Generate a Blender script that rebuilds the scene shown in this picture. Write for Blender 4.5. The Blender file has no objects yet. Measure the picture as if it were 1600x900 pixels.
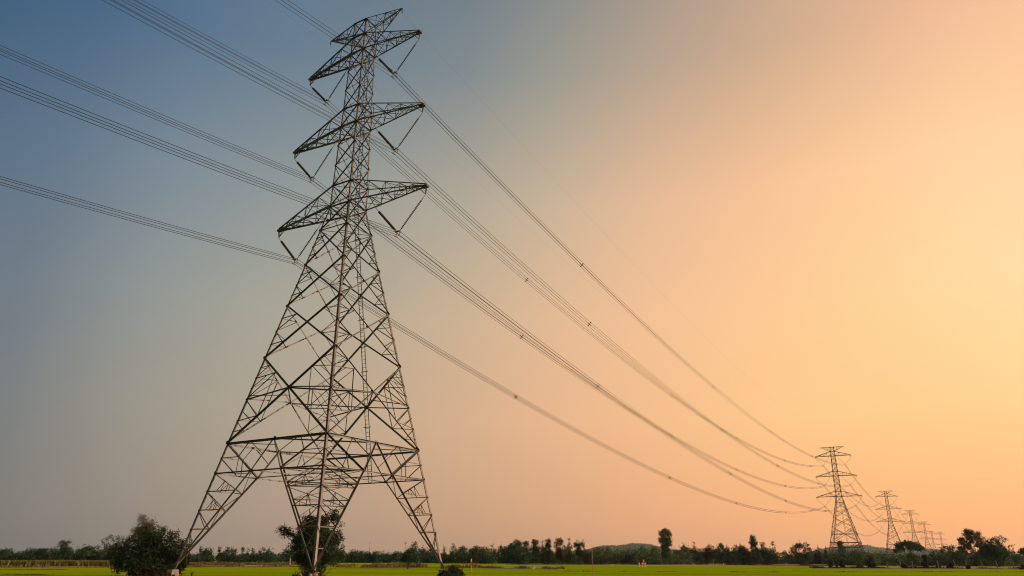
import bpy, math, random
import numpy as np
from mathutils import Vector, Matrix
S = bpy.context.scene
COL = S.collection
R = math.radians
rnd = random.Random(7)
rng = np.random.default_rng(11)

# ------------------------------------------------------------------ camera
F_PX, PITCH, ROLL, CAM_H = 1126.11, 20.553, -0.319, 1.7
cd = bpy.data.cameras.new('camera'); cam = bpy.data.objects.new('camera', cd); COL.objects.link(cam)
cd.sensor_width = 36.0; cd.lens = F_PX/1600*36.0; cd.clip_start = .1; cd.clip_end = 20000
cam.matrix_world = Matrix.Translation((0, 0, CAM_H)) @ Matrix.Rotation(R(90+PITCH), 4, 'X') @ Matrix.Rotation(R(-ROLL), 4, 'Z')
S.camera = cam
S.cycles.filter_width = 1.1 if hasattr(S, 'cycles') else 0
S.render.resolution_x, S.render.resolution_y = 1024, 576

def ray(px, py):
    r = R(ROLL); a = px-800; b = 450-py
    a, b = a*math.cos(-r)-b*math.sin(-r), a*math.sin(-r)+b*math.cos(-r)
    t = R(PITCH)
    return Vector((a, F_PX*math.cos(t)-b*math.sin(t), F_PX*math.sin(t)+b*math.cos(t)))
def at(px, py, Y):
    d = ray(px, py); return Vector((0, 0, CAM_H)) + d*(Y/d.y)
def gp(px, py):
    d = ray(px, py); return Vector((0, 0, CAM_H)) + d*(-CAM_H/d.z)
def hz(px):
    y = 860.0
    while ray(px, y).z > 0: y += .1
    return y
def proj(P):
    x, y, z = P[0], P[1], P[2]-CAM_H; t = R(PITCH)
    fw = y*math.cos(t)+z*math.sin(t); up = -y*math.sin(t)+z*math.cos(t)
    return 800+F_PX*x/fw, 450-F_PX*up/fw

# ------------------------------------------------------------------ sky, sun, exposure
def lin(c):
    c = c/255.0
    return c/12.92 if c <= .04045 else ((c+.055)/1.055)**2.4
# sky colours measured at directions (photo pixel -> sRGB), spread smoothly over the dome
SKYS = [(10,10,70,100,127),(400,65,103,125,145),(10,455,114,124,134),(305,455,155,158,149),(10,805,129,125,119),(355,808,168,150,134),(655,445,189,172,148),(805,205,169,163,149),(1305,205,246,196,152),(1595,205,255,213,165),(1005,455,240,192,150),(1155,805,240,175,128),(805,805,204,161,126),(1505,805,255,181,126),(1565,655,254,209,144),(1185,605,253,204,143),(810,660,231,182,142),(210,660,158,150,136),(1010,210,210,176,148),(1210,450,255,200,150),(1580,450,254,221,166),(800,15,130,138,139),(1200,15,201,170,142),(1585,15,250,196,155),(703,23,119,131,139),(903,103,168,162,145),(1103,103,202,171,142),(1403,103,244,195,152),(1403,353,252,211,157),(203,223,113,130,147),(1383,703,255,200,137),(1003,13,168,154,140)]
SKYC = [[-16.0, -10.0, -8.0], [-3.0, -1.0, 0.0], [-7.0, -6.0, -3.0], [0.0, 2.0, 1.0], [-5.0, -2.0, 0.0], [0.0, 0.0, 0.0], [-5.0, -3.0, -4.0], [-6.0, 1.0, 4.0], [11.0, 2.0, 0.0], [0.0, 1.0, 2.0], [-1.0, -2.0, -1.0], [10.0, 1.0, 0.0], [0.0, 1.0, -1.0], [13.0, -4.0, -8.0], [-5.0, 2.0, -4.0], [2.0, 7.0, -1.0], [10.0, 3.0, 2.0], [2.0, 1.0, 0.0], [5.0, 1.0, -1.0], [2.0, -6.0, -2.0], [1.0, 0.0, 1.0], [-37.0, -27.0, -13.0], [-20.0, -10.0, -4.0], [2.0, -6.0, -6.0], [-12.0, -13.0, -7.0], [5.0, 6.0, 0.0], [4.0, 1.0, -3.0], [15.0, 5.0, -1.0], [-7.0, 0.0, -5.0], [-2.0, -2.0, 1.0], [0.0, 3.0, 0.0], [-26.0, -19.0, -5.0]]
_P = np.array([(a/1600, b/1600) for a, b, *_ in SKYS]); _C = np.array([c[2:] for c in SKYS], float)+np.array(SKYC, float)
def _k(d): return np.where(d > 0, d*d*np.log(d+1e-12), 0)
_n = len(_P); _A = np.zeros((_n+3, _n+3)); _A[:_n, :_n] = _k(np.linalg.norm(_P[:, None]-_P[None], axis=2))+np.eye(_n)*1.5e-2
_A[:_n, _n] = 1; _A[:_n, _n+1:] = _P; _A[_n, :_n] = 1; _A[_n+1:, :_n] = _P.T
_W = np.linalg.solve(_A, np.vstack([_C, np.zeros((3, 3))]))
def grid(px, py):
    q = np.array([min(max(px, 0), 1600)/1600, min(max(py, 0), 860)/1600])
    v = _k(np.linalg.norm(_P-q, axis=1))@_W[:_n]+_W[_n]+q@_W[_n+1:]
    return [lin(float(max(x, 0))) for x in v]
SUN_AZ, SUN_EL = 84.0, 11.0
w = bpy.data.worlds.new('World'); S.world = w; w.use_nodes = True
nt = w.node_tree; N = nt.nodes; L = nt.links; N.clear()
out = N.new('ShaderNodeOutputWorld'); bg = N.new('ShaderNodeBackground'); L.new(bg.outputs[0], out.inputs[0])
tc = N.new('ShaderNodeTexCoord'); sep = N.new('ShaderNodeSeparateXYZ'); L.new(tc.outputs['Generated'], sep.inputs[0])
def mth(op, a, b=None, c=None):
    n = N.new('ShaderNodeMath'); n.operation = op
    for i, v in enumerate((a, b, c)):
        if v is None: continue
        if isinstance(v, (int, float)): n.inputs[i].default_value = v
        else: L.new(v, n.inputs[i])
    return n.outputs[0]
az = mth('MULTIPLY_ADD', mth('ARCTAN2', sep.outputs['X'], sep.outputs['Y']), 1/(2*math.pi), .5)
el = mth('MULTIPLY', mth('ARCSINE', sep.outputs['Z']), 180/math.pi)
ELS = [0, 4, 10, 18, 27, 37, 48]
prev = None
for k, e in enumerate(ELS):
    rp = N.new('ShaderNodeValToRGB'); rp.color_ramp.interpolation = 'LINEAR'
    st = []
    for a in range(-44, 45, 8):
        d = Vector((math.sin(R(a))*math.cos(R(e)), math.cos(R(a))*math.cos(R(e)), math.sin(R(e))))
        px, py = proj(d*1000+Vector((0, 0, CAM_H)))
        st.append((a, grid(px, py)))
    r_ = st[-1][1]; l_ = st[0][1]
    st += [(75, [r_[0]*1.1, r_[1]*1.05, r_[2]*.95]), (125, [v*.75 for v in r_]), (180, [(v+q)*.36 for v, q in zip(l_, r_)])]
    st = [(-180, [(v+q)*.36 for v, q in zip(l_, r_)]), (-110, [v*.8 for v in l_])] + st
    els = rp.color_ramp.elements
    while len(els) < len(st): els.new(.5)
    for s_, (a, c) in zip(els, st):
        s_.position = (a+180)/360.0; s_.color = (*c, 1)
    for i_, (a, c) in enumerate(st): els[i_].position = (a+180)/360.0; els[i_].color = (*c, 1)
    L.new(az, rp.inputs[0])
    if prev is None: prev = rp.outputs[0]
    else:
        mr = N.new('ShaderNodeMapRange'); mr.inputs[1].default_value = ELS[k-1]; mr.inputs[2].default_value = e
        L.new(el, mr.inputs[0])
        mx = N.new('ShaderNodeMix'); mx.data_type = 'RGBA'
        L.new(mr.outputs[0], mx.inputs['Factor']); L.new(prev, mx.inputs['A']); L.new(rp.outputs[0], mx.inputs['B'])
        prev = mx.outputs['Result']
sky = N.new('ShaderNodeTexSky'); sky.sky_type = 'NISHITA'; sky.sun_disc = False
sky.sun_elevation = R(SUN_EL); sky.sun_rotation = R(SUN_AZ); sky.air_density = 1.5; sky.dust_density = 4
sc = N.new('ShaderNodeMix'); sc.data_type = 'RGBA'; sc.blend_type = 'ADD'; sc.inputs['Factor'].default_value = .004
L.new(prev, sc.inputs['A']); L.new(sky.outputs[0], sc.inputs['B'])
L.new(sc.outputs['Result'], bg.inputs[0]); bg.inputs[1].default_value = 1.0

sl = bpy.data.lights.new('sun', 'SUN'); sl.energy = 4.0; sl.angle = R(.6); sl.color = (1, .66, .42)
so = bpy.data.objects.new('sun', sl); COL.objects.link(so)
sd = Vector((math.sin(R(SUN_AZ))*math.cos(R(SUN_EL)), math.cos(R(SUN_AZ))*math.cos(R(SUN_EL)), math.sin(R(SUN_EL))))
so.rotation_euler = sd.to_track_quat('Z', 'Y').to_euler(); so.location = (0, 0, 100)
vs = S.view_settings; vs.view_transform = 'Standard'; vs.look = 'None'; vs.exposure = 0; vs.gamma = 1; vs.use_curve_mapping = False
HAZE = 0.00006

# ------------------------------------------------------------------ materials
def mat(name, col, rough=.8, metal=0, var=0, scale=1.0, bump=0, col2=None, transl=0, island=False, spec=.3):
    m = bpy.data.materials.new(name); m.use_nodes = True
    n = m.node_tree.nodes; l = m.node_tree.links; b = n['Principled BSDF']
    b.inputs['Base Color'].default_value = (*col, 1); b.inputs['Roughness'].default_value = rough
    b.inputs['Metallic'].default_value = metal; b.inputs['Specular IOR Level'].default_value = spec
    src = None
    if var or col2:
        c2 = col2 or tuple(v*(1-var) for v in col)
        mx = n.new('ShaderNodeMix'); mx.data_type = 'RGBA'
        mx.inputs['A'].default_value = (*col, 1); mx.inputs['B'].default_value = (*c2, 1)
        if island:
            g = n.new('ShaderNodeNewGeometry'); l.new(g.outputs['Random Per Island'], mx.inputs['Factor'])
        else:
            t = n.new('ShaderNodeTexCoord'); no = n.new('ShaderNodeTexNoise'); no.inputs['Scale'].default_value = scale
            no.inputs['Detail'].default_value = 6; l.new(t.outputs['Object'], no.inputs['Vector'])
            rp = n.new('ShaderNodeValToRGB'); rp.color_ramp.elements[0].position = .38; rp.color_ramp.elements[1].position = .62
            l.new(no.outputs[0], rp.inputs[0]); l.new(rp.outputs[0], mx.inputs['Factor'])
            if bump:
                bm_ = n.new('ShaderNodeBump'); bm_.inputs['Strength'].default_value = bump
                l.new(no.outputs[0], bm_.inputs['Height']); l.new(bm_.outputs[0], b.inputs['Normal'])
        l.new(mx.outputs['Result'], b.inputs['Base Color']); src = mx.outputs['Result']
    if transl:
        tr = n.new('ShaderNodeBsdfTranslucent'); ms = n.new('ShaderNodeMixShader'); ms.inputs[0].default_value = transl
        if src: l.new(src, tr.inputs[0])
        else: tr.inputs[0].default_value = (*col, 1)
        l.new(b.outputs[0], ms.inputs[1]); l.new(tr.outputs[0], ms.inputs[2]); l.new(ms.outputs[0], n['Material Output'].inputs[0])
    return m
M = {}
M['steel'] = mat('galvanised_steel', (.1, .1, .115), .5, .4, scale=.6, col2=(.045, .045, .055))
M['steel_brown'] = mat('brownish_steel', (.15, .125, .12), .5, .35, scale=.5, col2=(.06, .055, .06))  # lighter, browner steel tone for the leg trusses and near legs
M['wire'] = mat('aluminium_conductor', (.035, .035, .04), .6, .2)
M['glass'] = mat('porcelain_insulator', (.035, .028, .028), .35)
M['concrete'] = mat('concrete_pier', (.36, .28, .24), .9, scale=3, col2=(.22, .17, .15), bump=.4)
M['bark'] = mat('bark', (.09, .065, .05), .95, scale=4, col2=(.05, .035, .03), bump=.5)
M['bark_pale'] = mat('pale_bark', (.22, .16, .13), .9, scale=3, col2=(.12, .09, .07), bump=.4)
M['leaf_dark'] = mat('dark_foliage', (.006, .03, .02), .7, col2=(.06, .125, .06), transl=.25, island=True)  # near-black and bright leaf tones: shade and highlights painted in, mixed per leaf
M['leaf_near'] = mat('near_dark_foliage', (.004, .016, .010), .75, col2=(.055, .095, .05), transl=.2, island=True)  # black-green to light mix stands in for shaded and sunlit leaves
M['leaf_mid'] = mat('green_foliage', (.02, .06, .03), .7, col2=(.14, .2, .085), transl=.3, island=True)  # the lighter tone paints sunlit highlights into the green
M['leaf_pale'] = mat('greyish_foliage', (.055, .075, .05), .8, col2=(.15, .15, .11), transl=.3, island=True)  # grey-green leaves, tonal spread widened to include painted sun highlights
M['leaf_warm'] = mat('brownish_foliage', (.05, .032, .022), .8, col2=(.15, .11, .055), transl=.3, island=True)
M['leaf_lime'] = mat('yellow_green_foliage', (.12, .16, .03), .7, col2=(.2, .2, .04), transl=.35, island=True)
M['dry'] = mat('dry_weeds', (.18, .12, .06), .9, col2=(.1, .11, .035), transl=.2, island=True)
M['brush'] = mat('dry_brush', (.06, .035, .022), .95, col2=(.02, .016, .01), transl=.1, island=True)
M['crop'] = mat('tall_crop', (.2, .19, .045), .8, col2=(.11, .13, .03), transl=.35, island=True)
M['soil'] = mat('bare_soil', (.26, .16, .11), .95, scale=.35, col2=(.15, .1, .06), bump=.5)
M['soil_dark'] = mat('muddy_soil', (.12, .075, .05), .95, scale=.5, col2=(.07, .055, .03), bump=.5)
M['wood'] = mat('weathered_wood', (.34, .28, .24), .9, scale=5, col2=(.2, .16, .14), bump=.4)
M['white'] = mat('white_paint', (.8, .75, .68), .6, var=.15, scale=3)
M['red'] = mat('red_paint', (.45, .05, .03), .6, var=.3, scale=3)
M['orange'] = mat('orange_paint', (.8, .26, .02), .5, var=.2, scale=3)
M['yellow'] = mat('yellow_paint', (.75, .38, .03), .5, var=.2, scale=3)
M['cream'] = mat('cream_paint', (.85, .6, .35), .5, var=.1, scale=3)
M['hill'] = mat('wooded_hillside', (.055, .065, .05), 1, scale=.02, col2=(.035, .045, .035), bump=.6)
M['feather'] = mat('white_feathers', (.82, .78, .72), .8, var=.1, scale=8)
M['beak'] = mat('yellow_beak', (.6, .35, .05), .5)

# rice paddy: long faint bands across the view, mottled
m = bpy.data.materials.new('rice_paddy'); m.use_nodes = True; M['rice'] = m
n = m.node_tree.nodes; l = m.node_tree.links; b = n['Principled BSDF']; b.inputs['Roughness'].default_value = .9; b.inputs['Specular IOR Level'].default_value = 0
t = n.new('ShaderNodeTexCoord'); mp = n.new('ShaderNodeMapping'); mp.inputs['Scale'].default_value = (.012, .09, 1); mp.inputs['Rotation'].default_value = (0, 0, R(3)); l.new(t.outputs['Object'], mp.inputs[0])
n1 = n.new('ShaderNodeTexNoise'); n1.inputs['Scale'].default_value = 1; n1.inputs['Detail'].default_value = 5; l.new(mp.outputs[0], n1.inputs['Vector'])
n2 = n.new('ShaderNodeTexNoise'); n2.inputs['Scale'].default_value = 1.5; n2.inputs['Detail'].default_value = 8; l.new(t.outputs['Object'], n2.inputs['Vector'])
a1 = n.new('ShaderNodeMath'); a1.operation = 'MULTIPLY_ADD'; a1.inputs[1].default_value = .35; l.new(n2.outputs[0], a1.inputs[0]); l.new(n1.outputs[0], a1.inputs[2])
rp = n.new('ShaderNodeValToRGB'); l.new(a1.outputs[0], rp.inputs[0])
e = rp.color_ramp.elements; e[0].position = .45; e[0].color = (.19, .30, .001, 1); e[1].position = .9; e[1].color = (.31, .44, .001, 1)
x = e.new(.66); x.color = (.24, .365, .001, 1)
l.new(rp.outputs[0], b.inputs['Base Color'])
bp = n.new('ShaderNodeBump'); bp.inputs['Strength'].default_value = .5; bp.inputs['Distance'].default_value = .3; l.new(n2.outputs[0], bp.inputs['Height']); l.new(bp.outputs[0], b.inputs['Normal'])
M['rice_far'] = mat('far_paddy', (.3, .45, .004), .95, scale=.03, col2=(.23, .31, .008), spec=0)

# ------------------------------------------------------------------ helpers
def link(name, me, m, parent=None):
    if m is not None and not me.materials: me.materials.append(m)
    o = bpy.data.objects.new(name, me); COL.objects.link(o)
    if parent: o.parent = parent
    return o
def tag(o, label=None, cat=None, group=None, kind=None):
    if label: o['label'] = label
    if cat: o['category'] = cat
    if group: o['group'] = group
    if kind: o['kind'] = kind
    return o
def empty(name, loc, label, cat, group=None, rz=0):
    o = bpy.data.objects.new(name, None); COL.objects.link(o); o.empty_display_size = .5
    o.location = loc; o.rotation_euler = (0, 0, rz)
    return tag(o, label, cat, group)
class MB:
    def __init__(s): s.v = []; s.f = []
    def add(s, vs, fs):
        k = len(s.v); s.v += [tuple(v) for v in vs]; s.f += [tuple(i+k for i in f) for f in fs]
    def prism(s, A, B, prof, up=None):
        A = Vector(A); B = Vector(B); d = (B-A)
        if d.length < 1e-6: return
        d.normalize(); up = Vector(up) if up is not None else Vector((0, 0, 1))
        if abs(d.dot(up.normalized())) > .98: up = Vector((1, .3, 0))
        x = d.cross(up).normalized(); y = x.cross(d).normalized(); n = len(prof)
        vs = [A+x*p+y*q for p, q in prof]+[B+x*p+y*q for p, q in prof]
        fs = [(i, (i+1) % n, n+(i+1) % n, n+i) for i in range(n)]+[tuple(range(n))[::-1], tuple(range(n, 2*n))]
        s.add(vs, fs)
    def angle(s, A, B, w, up=None, flip=1):     # L-section steel angle
        t = w*.13
        s.prism(A, B, [(0, 0), (w*flip, 0), (w*flip, t), (t*flip, t), (t*flip, w), (0, w)][::flip], up)
    def bar(s, A, B, w, h=None, up=None):
        h = h or w; s.prism(A, B, [(-w/2, -h/2), (w/2, -h/2), (w/2, h/2), (-w/2, h/2)], up)
    def rod(s, A, B, r, n=6, r2=None):
        A = Vector(A); B = Vector(B); d = (B-A).normalized(); up = Vector((0, 0, 1)) if abs(d.z) < .95 else Vector((1, 0, 0))
        x = d.cross(up).normalized(); y = x.cross(d); r2 = r if r2 is None else r2
        vs = [A+(x*math.cos(a)+y*math.sin(a))*r for a in [2*math.pi*i/n for i in range(n)]]
        vs += [B+(x*math.cos(a)+y*math.sin(a))*r2 for a in [2*math.pi*i/n for i in range(n)]]
        s.add(vs, [(i, (i+1) % n, n+(i+1) % n, n+i) for i in range(n)]+[tuple(range(n))[::-1], tuple(range(n, 2*n))])
    def tube(s, pts, rs, n=5):
        pts = [Vector(p) for p in pts]
        if isinstance(rs, (int, float)): rs = [rs]*len(pts)
        vs = []
        for i, p in enumerate(pts):
            d = (pts[min(i+1, len(pts)-1)]-pts[max(i-1, 0)]).normalized()
            up = Vector((0, 0, 1)) if abs(d.z) < .93 else Vector((1, 0, 0))
            x = d.cross(up).normalized(); y = x.cross(d)
            vs += [p+(x*math.cos(2*math.pi*j/n)+y*math.sin(2*math.pi*j/n))*rs[i] for j in range(n)]
        fs = []
        for i in range(len(pts)-1):
            for j in range(n): fs.append((i*n+j, i*n+(j+1) % n, (i+1)*n+(j+1) % n, (i+1)*n+j))
        fs += [tuple(range(n))[::-1], tuple(range((len(pts)-1)*n, len(pts)*n))]
        s.add(vs, fs)
    def plate(s, c, nrm, r, t=.02, n=6):
        c = Vector(c); nrm = Vector(nrm).normalized(); s.rod(c-nrm*t/2, c+nrm*t/2, r, n)
    def box(s, c, sz):
        x, y, z = c; a, b_, h = sz[0]/2, sz[1]/2, sz[2]/2
        s.add([(x+i*a, y+j*b_, z+k*h) for k in (-1, 1) for i, j in ((-1, -1), (1, -1), (1, 1), (-1, 1))],
              [(3, 2, 1, 0), (4, 5, 6, 7), (0, 1, 5, 4), (1, 2, 6, 5), (2, 3, 7, 6), (3, 0, 4, 7)])
    def mesh(s, name):
        me = bpy.data.meshes.new(name); me.from_pydata(s.v, [], s.f); me.update(); return me
    def build(s, name, m, parent=None): return link(name, s.mesh(name), m, parent)

# ------------------------------------------------------------------ the pylon
LV = ['foot', 'ring', 'belt', 'L2', 'L3', 'L4', 'L5b', 'a1lo', 'a1up', 'a2lo', 'a2up', 'a3lo', 'a3up', 'top']
ZV = dict(foot=.767, ring=8.675, belt=11.354, L2=19.461, L3=24.835, L4=29.327, L5b=33.303, a1lo=36.121, a1up=38.61, a2lo=45.94, a2up=48.19, a3lo=55.679, a3up=57.881, top=60.0)
WV = dict(foot=8.147, ring=6.644, belt=6.139, L2=4.555, L3=3.509, L4=2.621, L5b=1.867, a1lo=1.338, a1up=1.306, a2lo=1.153, a2up=1.104, a3lo=.988, a3up=.939, top=.895)
ARMS = {1: (36.0, 10.35), 2: (45.77, 9.37), 3: (55.57, 8.3)}
YOKE = {1: (7.05, 31.8), 2: (6.0, 41.5), 3: (5.05, 51.4)}
CR = {'F': (1, -1), 'R': (1, 1), 'L': (-1, -1), 'B': (-1, 1)}       # local x = arm direction, y = line direction
FACES = [('F', 'R'), ('R', 'B'), ('B', 'L'), ('L', 'F')]
def warp(z, drop):
    if drop == 0: return z
    zr = ZV['L5b']
    return z-drop if z >= zr else ZV['foot']+(z-ZV['foot'])*(zr-drop-ZV['foot'])/(zr-ZV['foot'])
def make_tower_parts(drop, near):
    """list of (name, MB, material, [sub parts])"""
    def halfw(z):
        for i in range(len(LV)-1):
            a, b_ = LV[i], LV[i+1]
            if z <= ZV[b_]+1e-6:
                u = (z-ZV[a])/(ZV[b_]-ZV[a]); return WV[a]+(WV[b_]-WV[a])*u
        return WV['top']
    def P(k, z):
        if isinstance(z, str): z = ZV[z]
        w_ = halfw(z); s = CR[k]; return Vector((s[0]*w_, s[1]*w_, warp(z, drop)))
    mid = lambda a, b_, u=.5: a.lerp(b_, u)
    def xing(a0, a1, b0, b1):                  # crossing of a0-b1 and b0-a1
        wa = (b0-a0).length; wb = (b1-a1).length; u = wa/(wa+wb); return a0.lerp(b1, u)
    parts = []
    C0 = Vector((0, 0, 20))
    def outn(p): return Vector((p.x, p.y, 0)).normalized() if (p.x or p.y) else Vector((0, 1, 0))
    ang = lambda m_, a, b_, w_, flip=1: m_.angle(a, b_, w_, up=outn((a+b_)/2+Vector((.001, 0, 0))), flip=flip)
    # legs
    zs = sorted(ZV.values())
    legs = {}
    for k in 'FRLB':
        m_ = MB(); s = CR[k]
        for i in range(len(zs)-1):
            wl = .22 if zs[i] < 20 else .19 if zs[i] < 34 else .15
            m_.angle(P(k, zs[i]), P(k, zs[i+1]), wl, up=Vector((-s[0], 0, 0)), flip=1 if s[0]*s[1] > 0 else -1)
        for z_ in ZV.values():                 # gusset plates at the joints
            if z_ < 1: continue
            p = P(k, z_); r_ = .19 if z_ < 34 else .15
            m_.plate(p+Vector((0, -s[1]*.12, 0)), (1, 0, 0), r_, .03); m_.plate(p+Vector((-s[0]*.12, 0, 0)), (0, 1, 0), r_, .03)
        legs[k] = m_
    # faces
    P1 = {}; Mm = {}; X1 = {}
    for a, b_ in FACES:
        m_ = MB()
        ring_a, ring_b = P(a, 'ring'), P(b_, 'ring'); bel_a, bel_b = P(a, 'belt'), P(b_, 'belt')
        M_ = mid(bel_a, bel_b); Mm[a+b_] = Mm[b_+a] = M_
        pa = ring_a.lerp(ring_b, .365); pb = ring_a.lerp(ring_b, .635)
        P1[(a, b_)] = pa; P1[(b_, a)] = pb
        ang(m_, bel_a, bel_b, .2); ang(m_, ring_a, ring_b, .11)
        for p, bl, rg in ((pa, bel_a, ring_a), (pb, bel_b, ring_b)):
            ang(m_, bl, p, .15); ang(m_, M_, p, .13)
            lm = mid(bl, rg); dm = mid(bl, p); bm2 = mid(bl, M_, .5)
            ang(m_, lm, dm, .07); ang(m_, lm, mid(rg, p), .07); ang(m_, dm, bm2, .07); ang(m_, bm2, mid(M_, p, .5), .07); ang(m_, dm, mid(rg, p, .6), .06)
        m_.plate(M_, M_-Vector((0, 0, M_.z)), .18, .04)
        m_.plate(pa, M_-Vector((0, 0, M_.z)), .15, .04); m_.plate(pb, M_-Vector((0, 0, M_.z)), .15, .04)
        # big X between belt and L2
        def redund(leg0, leg1, c, wd, deep):
            h = mid(leg0, leg1); d0 = mid(leg0, c); d1 = mid(leg1, c)
            ang(m_, h, d1, wd); ang(m_, h, d0, wd)
            ang(m_, mid(leg0, leg1, .75), d1, wd); ang(m_, mid(leg0, leg1, .25), d0, wd)
            if deep:
                ang(m_, h, c, wd*1.5)
                for l_, d in ((leg0, d0), (leg1, d1)):
                    q = mid(l_, h, .5); ang(m_, mid(l_, q), mid(l_, d), wd*.8); ang(m_, q, mid(l_, d), wd*.8); ang(m_, mid(q, h), mid(q, d, .6), wd*.8)
                    ang(m_, d, mid(h, c), wd)
        for lo, up, wx, deep in (('belt', 'L2', .15, True), ('L2', 'L3', .14, False), ('L3', 'L4', .13, False), ('L4', 'L5b', .12, False)):
            A0, A1, B0, B1 = P(a, lo), P(a, up), P(b_, lo), P(b_, up); c = xing(A0, A1, B0, B1)
            if lo == 'belt': X1[a+b_] = X1[b_+a] = c
            nrm = Vector((c.x, c.y, 0)).normalized()*.06
            m_.angle(A0, B1, wx, up=nrm); m_.angle(B0+nrm, A1+nrm, wx, up=nrm)
            m_.plate(c, nrm, .22 if deep else .14, .05)
            redund(A0, A1, c, .07, deep); redund(B0, B1, c, .07, deep)
        ang(m_, P(a, 'L5b'), P(b_, 'L5b'), .08)
        # slim upper body
        def xs(z0, z1, k_, wx):
            for i in range(k_):
                za = z0+(z1-z0)*i/k_; zb = z0+(z1-z0)*(i+1)/k_
                A0, A1, B0, B1 = P(a, za), P(a, zb), P(b_, za), P(b_, zb); c = xing(A0, A1, B0, B1); nrm = Vector((c.x, c.y, 0)).normalized()*.05
                m_.angle(A0, B1, wx, up=nrm); m_.angle(B0+nrm, A1+nrm, wx, up=nrm)
                if k_ > 1:
                    ang(m_, mid(A0, A1, .5), mid(A0, c, .55), .05); ang(m_, mid(B0, B1, .5), mid(B0, c, .55), .05)
        Z = ZV
        xs(Z['L5b'], Z['a1lo'], 1, .11); xs(Z['a1lo'], Z['a1up'], 1, .1); xs(Z['a1up'], Z['a2lo'], 3, .1); xs(Z['a2lo'], Z['a2up'], 1, .1)
        xs(Z['a2up'], Z['a3lo'], 3, .09); xs(Z['a3lo'], Z['a3up'], 1, .09); xs(Z['a3up'], Z['top'], 1, .08)
        for z_ in ('a1lo', 'a1up', 'a2lo', 'a2up', 'a3lo', 'a3up', 'top'): ang(m_, P(a, z_), P(b_, z_), .12)
        parts.append(('face_bracing', m_, M['steel'], []))
    # lower leg trusses: main leg + two inner chords to the foot
    for k in 'FRLB':
        nb = [x_ for x_ in (('R', 'L') if k in 'FB' else ('F', 'B'))]
        m_ = MB(); foot = P(k, 'foot'); rg = P(k, 'ring'); nn = 5
        cs = [P1[(k, q)] for q in nb]
        lp = [rg.lerp(foot, i/nn) for i in range(nn+1)]; cp = [[c.lerp(foot, i/nn) for i in range(nn+1)] for c in cs]
        for c in cp: ang(m_, c[0], foot, .14)
        ang(m_, cs[0], cs[1], .09)
        for i in range(1, nn):
            for c in cp:
                ang(m_, lp[i], c[i], .075)
            ang(m_, cp[0][i], cp[1][i], .06)
        for i in range(nn):
            for c in cp:
                if i < nn-1: ang(m_, lp[i], c[i+1], .07)
                if i < 2:
                    q = mid(lp[i], c[i+1]); ang(m_, q, mid(lp[i+1], c[i+1]), .05); ang(m_, mid(lp[i], c[i+1], .75), mid(lp[i+1], c[i+1], .75), .05); ang(m_, mid(lp[i+1], c[i+1], .35), q, .05)
            if i < nn-1: ang(m_, cp[i % 2][i], cp[1-i % 2][i+1], .05)
        parts.append(('leg_truss', m_, M['steel_brown'], []))
    # diaphragms, one part per level
    mk = ['FR', 'RB', 'BL', 'LF']; mbelt = MB(); mx_ = MB(); mring = MB()
    for i in range(4):
        a, b_ = mk[i], mk[(i+1) % 4]
        ang(mbelt, Mm[a], Mm[b_], .11); ang(mx_, X1[a], X1[b_], .12)
        shared = (set(a) & set(b_)).pop()
        ang(mbelt, mid(Mm[a], Mm[b_]), P(shared, 'belt'), .07)
        ang(mx_, mid(X1[a], X1[b_]), P(shared, (ZV['belt']*.46+ZV['L2']*.54)), .07)
        pa = P1[(shared, a.replace(shared, ''))]; pb = P1[(shared, b_.replace(shared, ''))]
        ang(mring, mid(pa, pb), P(shared, 'ring'), .06); ang(mring, pa, pb, .06)
    for a, b_ in (((('F', 'R'), ('L', 'B'))), (('R', 'F'), ('B', 'L')), (('F', 'L'), ('R', 'B')), (('L', 'F'), ('B', 'R'))): ang(mring, P1[a], P1[b_], .09)
    for m_ in (mbelt, mx_, mring): parts.append(('horizontal_frame', m_, M['steel'], []))
    for z_ in ('L5b', 'a1lo', 'a1up', 'a2lo', 'a2up', 'a3lo', 'a3up', 'top'):
        m_ = MB(); ang(m_, P('F', z_), P('B', z_), .06); ang(m_, P('R', z_), P('L', z_), .06)
        parts.append(('horizontal_frame', m_, M['steel'], []))
    for k in 'FRLB': parts.append(('leg', legs[k], M['steel_brown'] if near else M['steel'], []))
    # crossarms
    def arm(sd_, lo, up, tz, tr, hang):
        k1, k2 = ('F', 'R') if sd_ > 0 else ('L', 'B')
        tz = warp(tz, drop); t1 = Vector((sd_*tr, -.12, tz)); t2 = Vector((sd_*tr, .12, tz))
        l1, l2, u1, u2 = P(k1, lo), P(k2, lo), P(k1, up), P(k2, up)
        ch = MB(); la = MB(); yy = Vector((0, 0, 1))
        cw = .16 if hang else .1
        for p, q in ((l1, t1), (l2, t2)): ch.angle(p, q, cw, up=yy)
        for p, q in ((u1, t1), (u2, t2)): ch.angle(p, q+Vector((0, 0, .14)), cw*.75, up=yy)
        if hang:
            ch.bar(t1-Vector((sd_*.5, 0, 0)), t1+Vector((sd_*.15, 0, 0)), .12, .22); ch.bar(t2-Vector((sd_*.5, 0, 0)), t2+Vector((sd_*.15, 0, 0)), .12, .22)
            for t_ in (t1, t2): ch.bar(t_+Vector((-sd_*.05, 0, 0)), Vector((sd_*(tr-.1), 0, tz-.85)), .06)
            for t_ in (t1, t2): ch.bar(t_+Vector((-sd_*.9, 0, 0)), Vector((sd_*(tr-.1), 0, tz-.85)), .05)
        us = [0, .25, .47, .66, .82, .93] if hang else [0, .3, .58, .8]
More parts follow.
